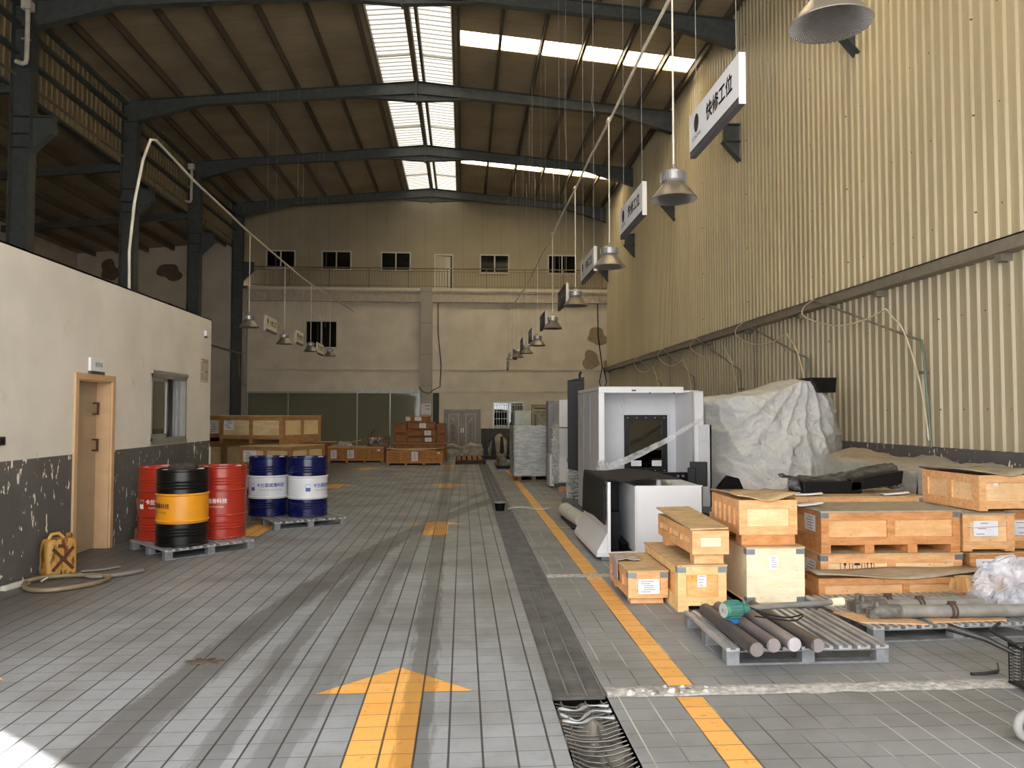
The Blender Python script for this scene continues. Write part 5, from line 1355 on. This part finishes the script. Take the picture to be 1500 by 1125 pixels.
m = crumple(lambda u, v: (.03 + .16 * u, -.05 + .03 * math.sin(u * 9), .1 + 1.3 * v), 14, 40, .03, 6, 12); m.build('film_wrap', M_wrapd, t)
m = MB(); m.box(.05, .4, .05, .8, 0, .12); m.build('plinth', M_strip, t)
t = thing('wood_block', 'pale wooden block on the floor under the electric cabinet', 'wood', (2.02, 16.3, 0), 0); m = MB(); m.box(0, .36, 0, .14, 0, .08); m.box(.05, .15, .02, .12, .08, .1); m.build('block', wood('pale_block', '#a5774c', '#b98b60'), t)
t = thing('grey_cabinet', 'pale green grey cabinet standing behind the wrapped machine', 'cabinet', (1.42, 21.2, 0)); m = MB(); m.box(0, .46, 0, .7, .06, 1.74); m.build('body', plain('pale_green_grey', '#a3a89f', .45), t, bevel=.01); m = MB(); m.box(.02, .44, -.008, 0, .1, 1.7); m.build('door', plain('pale_green_door', '#a9aea5', .45), t); m = MB(); m.box(.03, .43, .03, .6, 0, .06); m.box(-.05, 0, .1, .5, 1.2, 1.62); m.build('plinth', M_strip, t)
t = thing('sheet_metal_guard', 'grey bent sheet metal guards standing behind the wrapped machine', 'machine part', (1.98, 20.8, 0))
m = MB(); m.prism([(0, 1.62), (.2, 1.3), (.26, 1.3), (.06, 1.66)], 'y', 0, .05); m.box(0, .05, 0, .5, .0, 1.62); m.box(.02, .5, .02, .5, 1.28, 1.31); m.box(.45, .5, 0, .5, 0, 1.3); m.build('frame', plain('dull_grey_metal', '#7b7770', .45, .3), t)
t = thing('grey_locker', 'narrow mauve grey cabinet between the notice board and white cabinet', 'cabinet', (2.02, 18.3, 0)); m = MB(); m.box(0, .24, 0, .4, .05, 1.95); m.build('body', plain('mauve_grey', '#77737a', .45), t, bevel=.008); m = MB(); m.box(.02, .22, -.008, 0, .1, 1.9); m.build('door', plain('mauve_grey_door', '#827e85', .45), t)
m = MB(); m.box(.02, .22, .02, .38, 0, .05); m.build('plinth', M_black, t)
t = thing('notice_board', 'beige framed notice board on the back wall behind the machines', 'notice board', (3.3, YB - .03, 1.0))
m = MB(); m.box(0, 1.25, 0, .028, 0, 1.1); m.build('board', plain('board_beige', '#b7a884', .6), t); m = MB()
for q in ((0, 1.25, 0, .03), (0, 1.25, 1.07, 1.1), (0, .03, 0, 1.1), (1.22, 1.25, 0, 1.1)): m.box(q[0], q[1], -.015, 0, q[2], q[3])
m.build('frame', plain('board_frame', '#6e6046', .5), t)
m = MB(); m.box(.08, .13, -.004, 0, .99, 1.04); m.box(.16, 1.1, -.004, 0, .9, .95)
for k in range(5): m.box(.15, 1.1, -.004, 0, .2 + .13 * k, .225 + .13 * k)
m.build('print', M_ink, t)
t = thing('pillar_notice', 'white paper notice with a red line on the middle pillar', 'poster', (-2.0, YB - .3, 1.62)); m = MB(); m.box(0, .48, -.006, 0, 0, .52); m.build('sheet', M_paper, t); m = MB(); m.box(.18, .44, -.008, -.006, .4, .44); m.build('red_heading', M_red, t); m = MB(); m.box(.26, .44, -.008, -.006, .25, .28); m.build('print', M_ink, t)

# ------------------------------------------------------------------ machine under a silver sheet, and the low sheeted pile
t = thing('draped_machine', 'bulky machine hidden under a silver grey sheet beside the right wall', 'draped machine', (0, 0, 0))
q0 = Vector((3, 7, 1))
def ridge(x):
    k = (x - 3.8) / 2.65
    pts = [(0, 1.7), (.05, 1.87), (.12, 1.92), (.3, 1.96), (.5, 2.08), (.62, 2.2), (.72, 2.19), (.82, 1.98), (.9, 1.55), (.96, 1.15), (1, .9)]
    for (a, za_), (b, zb_) in zip(pts, pts[1:]):
        if k <= b: return za_ + (zb_ - za_) * (k - a) / (b - a)
    return .9
def fold(p, k): return (1 - abs(noise.noise(p)) * 2.2) ** 2 * k
def drape(u, v):
    # v: 0 back foot, .3 back top, .5 front top, 1 front foot
    x = 3.8 + 2.65 * u; h = ridge(x); e = 1 - abs(2 * u - 1) ** 6
    yt1 = 12.4 - .2 * math.sin(u * PI)
    if v < .3: y, z = 13.35 - .1 * v, .05 + (h - .05) * (v / .3)
    elif v < .5: s = (v - .3) / .2; y, z = 13.3 + (yt1 - 13.3) * s, h - .06 * s + .04 * math.sin(s * PI)
    else:
        s = (v - .5) / .5; y = yt1 - (.16 + .45 * s * s) * e * (s ** .7) - .02; z = (h - .06) * (1 - s) + .02 * s
    y = y + (13.0 - y) * (1 - e) * .8
    w = 0
    if v > .42:
        s = (v - .42) / .58
        for cx, cz, f, am in ((5.5, 2.25, 11, .07), (3.98, 1.95, 9, .06)):
            dx, dz = x - cx, z - cz - .05; ang = math.atan2(dx, -dz + .12); r = math.hypot(dx, dz)
            g = math.sin(ang * f + 1.6 * noise.noise(Vector((x * 1.2, z * 1.2, cx))))
            w += am * min(1, r * 1.3) * (1 - abs(g)) ** 1.5 * math.exp(-r * .45)
        sag = math.exp(-((z - (1.0 + .55 * ((x - 4.75) / .8) ** 2)) / .16) ** 2) * math.exp(-((x - 4.75) / .8) ** 2)
        w += .05 * sag
        p = Vector((x * 1.6 + z * .7, z * 2.4 - x * .5, 3))
        w += fold(p, .05) + fold(p * 2.3 + Vector((4, 1, 0)), .022) + fold(p * 5.1 + Vector((1, 7, 0)), .014) + .05 * noise.noise(Vector((x * 1.5, z * 1.5, 9)))
    return Vector((x + w * .15 + .015 * noise.noise(Vector((u * 9, v * 9, 4))), y - w, max(.02, z + w * .3)))
m = MB(); m.grid(drape, 190, 150)
tt = NT('silver_sheet'); v_ = tt.coord((1, 1, 1)); n1 = tt.noise(v_, 5, 7, .7); n2 = tt.noise(v_, 1.3, 3)
cr = tt.math('ABSOLUTE', tt.math('SUBTRACT', n1, .5))
cc = tt.mix(tt.ramp(n2, .35, .65), S('#c6c5c4'), S('#d3d2d1')); cc = tt.mix(tt.math('MULTIPLY', tt.ramp(n1, .6, .75), .3), cc, S('#8a8279'))
m.build('sheet', tt.bsdf(cc, .34, .15, cr, .9, .06), t)
m = MB(); m.box(3.95, 6.0, 12.85, 13.2, .1, 1.6); m.build('machine_body', M_black, t)
m = MB(); m.prism([(5.56, 2.22), (5.98, 2.22), (5.96, 1.98), (5.7, 1.98)], 'y', 12.0, 12.5); m.build('exposed_top', M_black, t)
m = MB(); m.prism([(3.85, .5), (4.02, .7), (4.18, .66), (4.25, .5)], 'y', 11.5, 11.62); m.build('exposed_foot', M_black, t)
t = thing('sheeted_pile', 'low pile under a dusty grey plastic sheet below the plinth, behind the crates', 'covered pile', (0, 0, 0))
def pile(u, v):
    x = 5.35 + 1.6 * u; y = 9.0 + 2.35 * v
    h = 1.04 + .09 * noise.noise(Vector((x * 2, y * 1.5, 3))) - .12 * (1 - v) + .03 * noise.noise(Vector((x * 9, y * 9, 3)))
    if u < .35: k = u / .35; return Vector((5.35 + .12 * k + .03 * noise.noise(Vector((y * 4, k * 2, 1))), y, .02 + (h - .02) * k))
    return Vector((5.47 + (u - .35) / .65 * 1.5, y, h + .03 * math.sin((u - .35) * 9)))
m = MB(); m.grid(pile, 44, 60); m.grid(lambda u, v: Vector((5.47 + 1.5 * u, 9.0 - .03 * math.sin(u * 9), (pile(.35 + .65 * u, 0).z) * (1 - v) + .02 * v)), 30, 14); m.grid(lambda u, v: Vector((5.47 + 1.5 * u, 11.35, (pile(.35 + .65 * u, 1).z) * (1 - v) + .02 * v)), 30, 6)
tt = NT('dusty_sheet'); v_ = tt.coord((1, .3, 1)); n1 = tt.noise(v_, 7, 6, .65); P_, x_, y_, z_ = tt.pos()
cc = tt.mix(tt.ramp(n1, .35, .7), S('#9b9890'), S('#b3b1ab')); cc = tt.mix(tt.ramp(tt.math('ADD', z_, tt.math('MULTIPLY', n1, .1)), .98, 1.1), cc, S('#a3917a'))
m.build('sheet', tt.bsdf(cc, .4, 0, n1, .5, .03), t)

# ------------------------------------------------------------------ crates on the left and at the back
GL = 'crates behind the drums'
def from_corner(cx, cy, w, rz): return cx - w * math.cos(rz), cy - w * math.sin(rz)
rz = R(-20); x, y = from_corner(-3.89, 17.0, 1.6, rz)
t = crate('large tan crate with pale panels on top of the stack behind the blue drums', x, y, .985, 1.6, 1.6, .62, 'tan', rz, 2, 2, .1, 3, brk=(), lidm=M_lidd, grp=GL, bw=.09)
paper(t, .016, .1, .3, .26, .28, 'y', 7)
x, y = from_corner(-3.55, 15.8, 1.15, rz)
t = crate('tan crate in the middle of the stack behind the blue drums', x + .02, y + .15, .49, 1.2, 1.35, .49, 'tan', rz, 2, 2, .08, 3, lidm=M_lidd, grp=GL, bw=.08); paper(t, .016, .08, .12, .3, .28, 'y', 7)
t = crate('lowest tan crate of the stack behind the blue drums', x, y + .1, 0, 1.2, 1.35, .49, 'tan', rz, 2, 2, .07, 3, lidm=M_lidd, grp=GL, bw=.08); paper(t, .016, .08, .1, .3, .28, 'y', 7)
x, y = from_corner(-5.62, 18.6, 1.4, rz)
t = crate('tan crate peeking out behind the office corner, upper one', x, y, .98, 1.4, 1.4, .63, 'tan', rz, 2, 2, .1, 3, grp=GL, bw=.1); paper(t, .016, .98, .2, .26, .3, 'y', 6)
t = crate('tan crate peeking out behind the office corner, lower one', x, y, 0, 1.42, 1.42, .98, 'tan', rz, 2, 2, .1, 3, grp=GL, bw=.1)
GB = 'crates in front of the glass partition'
t = crate('long low crate in front of the glass, left one, with two white sheets', -4.56, 26.5, 0, 1.88, 1.2, .52, 'plank', 0, 4, 2, .06, 4, grp=GB, bw=.06)
paper(t, .016, .1, .14, .2, .28, 'y', 6); paper(t, 0, .66, .14, .22, .28, 'y', 6); paper(t, .016, 1.66, .38, .1, .08, 'y', 1)
t = crate('long low crate in front of the glass, right one, with one white sheet', -2.44, 25.0, 0, 1.8, 1.3, .51, 'plank', 0, 4, 2, .06, 4, lid='warp', grp=GB, bw=.06, hollow=True)
paper(t, 0, .8, .13, .2, .3, 'y', 6); paper(t, .016, 1.62, .36, .09, .07, 'y', 1)
GS = 'small crates stacked by the middle pillar'
t = crate('wide rust brown crate under the small crate stack by the pillar', -2.42, 27.35, 0, 1.85, .9, .62, 'rust', 0, 3, 1, .06, 3, grp=GS)
for (x, z, w, h, lab, pp) in [(-2.4, .62, .43, .33, 'rust brown box at the left of the bottom row of the small stack', None), (-1.95, .62, 1.0, .22, 'long rust brown box in the bottom row of the small stack', .62), (-.93, .62, .32, .31, 'rust brown box at the right of the bottom row of the small stack', None), (-2.43, .95, .45, .35, 'rust brown box jutting out left in the upper half of the small stack', None), (-1.97, .84, 1.03, .26, 'long rust brown box in the middle row of the small stack', .62), (-.92, .93, .32, .36, 'rust brown box at the right of the middle row of the small stack', None), (-1.95, 1.1, .98, .26, 'long rust brown box with one sheet, second from the top of the small stack', .42), (-2.03, 1.36, .84, .21, 'topmost rust brown box with two sheets on the small stack', .34)]:
    t = crate(lab, x, 27.4, z, w, .7, h, 'rust', 0, 2, 1, .02, 2, lidm=M_lidd if z > 1.3 else TONE['rust'][0], grp=GS, bw=.04)
    if pp is not None: paper(t, 0, pp, .05, .23, min(.17, h - .08), 'y', 4)
    if z > 1.3: paper(t, 0, .02, .04, .16, .14, 'y', 4)
t = crate('dark brown crate on the floor left of the long low crates', -6.0, 28.6, 0, 1.5, .8, .62, 'rust', 0, 2, 1, .1, 3, grp=GB)
M_foil = plain('foil_wrap', '#6d6560', .3, .4, .5, 26)
t = thing('open_box', 'open dark box packed with shiny foil on the left long crate', 'box', (-3.28, 26.75, .522)); m = MB(); m.box(0, .72, 0, .5, 0, .05); m.box(.7, .74, 0, .5, 0, .36); m.box(0, .04, 0, .5, 0, .36); m.box(0, .74, .47, .5, 0, .36); m.build('shell', TONE['rust'][0], t)
m = crumple(lambda u, v: (.05 + .63 * u, .04, .06 + .27 * v), 16, 12, .03, 8, 4); m.grid(lambda u, v: Vector((.05 + .63 * u, .05 + .4 * v, .31 + .03 * noise.noise(Vector((u * 9, v * 9, 1))))), 14, 10); m.build('foil', M_foil, t)
m = MB(); m.M = Matrix.Translation((0, 0, .36)) @ Matrix.Rotation(R(-52), 4, 'Y'); m.box(-.0, .42, 0, .5, 0, .03); 
m.v = [(-.0 - (v[0]), v[1], v[2]) for v in m.v]; m.v = [(v[0] + .3, v[1], v[2] - .35) for v in m.v]
m = MB(); m.beam((.0, .25, .3), (.26, .25, .62), .5, .03); m.build('lid', TONE['rust'][0], t)
m = MB(); m.beam((-4.3, 26.9, .56), (-3.5, 27.0, .74), .5, .03); tag(m.build('loose_board', TONE['plank'][0]), 'brown board propped at a slant on the left long crate', 'board')
o = lump(.35, .22, .16, 9, .4).build('plastic_scrap', film('scrap_film', '#a89f92', .8, .3, 12, .6)); o.location = (-4.1, 26.75, .523); tag(o, 'crumpled plastic scraps on the left long crate', 'plastic sheet')
t = thing('timber_pallet', 'dark red pallet with pale slats in front of the double door', 'pallet', (-.24, 25.3, 0))
for k in range(5): m = MB(); m.box(.04 + k * .18, .17 + k * .18, 0, 2.6, .13, .16); m.build('slat', wood('pale_slat', '#7c5a38', '#916d47') if k == 0 else bpy.data.materials['pale_slat'], t)
m = MB()
for y in (0, 1.2, 2.5): m.box(0, 1.0, y, y + .12, .03, .13)
m.box(0, .08, 0, 2.6, .0, .05); m.box(.9, 1.0, 0, 2.6, 0, .05); m.build('frame', wood('dark_red_timber', '#3a221a', '#4d2d20'), t)
t = thing('steel_forks', 'row of upright black steel forks beside the barred window', 'forks', (.72, 28.0, 0))
for k, (x, h) in enumerate(((.02, .66), (.3, .8), (.6, .82), (.86, .82))):
    m = MB(); m.prism([(x, .1), (x + .2, .1), (x + .13, h), (x + .05, h)], 'y', 0, .12); m.build('fork', M_black, t)
m = MB(); m.box(-.05, 1.1, -.1, .3, 0, .14); m.build('base', M_black, t)
o = lump(.42, .4, .85, 14, .1).build('covered_dome', film('dome_sheet', '#b0a58f', .85, .4, 6, .6)); o.location = (1.38, 29.3, 0); tag(o, 'rounded object under a pale sheet behind the black forks', 'covered object')
t = thing('drip_tray', 'black tray with a dirty motor, beside the far end of the drain', 'tray', (1.02, 23.1, 0))
m = MB(); m.prism([(.0, .03), (.06, 0), (.36, 0), (.42, .09), (.38, .09), (.33, .03), (.09, .03), (.03, .09), (-.02, .09)], 'y', 0, 1.9); m.box(.0, .4, 0, .03, .03, .09); m.build('tray', M_black, t)
m = lump(.2, .6, .36, 6, .45); m.v = [(v[0] + .2, v[1] + .95, v[2] + .03) for v in m.v]; m.build('motor', plain('grimy_motor', '#6f675a', .7, .1, .5, 9), t)
def lowcover(u, v):
    a = u * 1.5; h = .42 + .08 * math.sin(u * 11) * (1 - abs(2 * u - 1)) + .07 * noise.noise(Vector((u * 5, v * 3, 2)))
    if v < .45: k = v / .45; return Vector((-.72 + a, 30.6 + .06 * noise.noise(Vector((u * 9, k * 3, 1))), h * k + .01))
    if v > .9: k = (v - .9) / .1; return Vector((-.72 + a, 31.4, h * (1 - k) + .01))
    return Vector((-.72 + a, 30.6 + (v - .45) / .45 * .8, h + .03 * noise.noise(Vector((u * 12, v * 12, 2)))))
m = MB(); m.grid(lowcover, 40, 30); tag(m.build('covered_bundle', film('bundle_film', '#a89f8d', .8, .3, 5, .7)), 'low bundle under crinkled plastic in front of the double door', 'covered object')
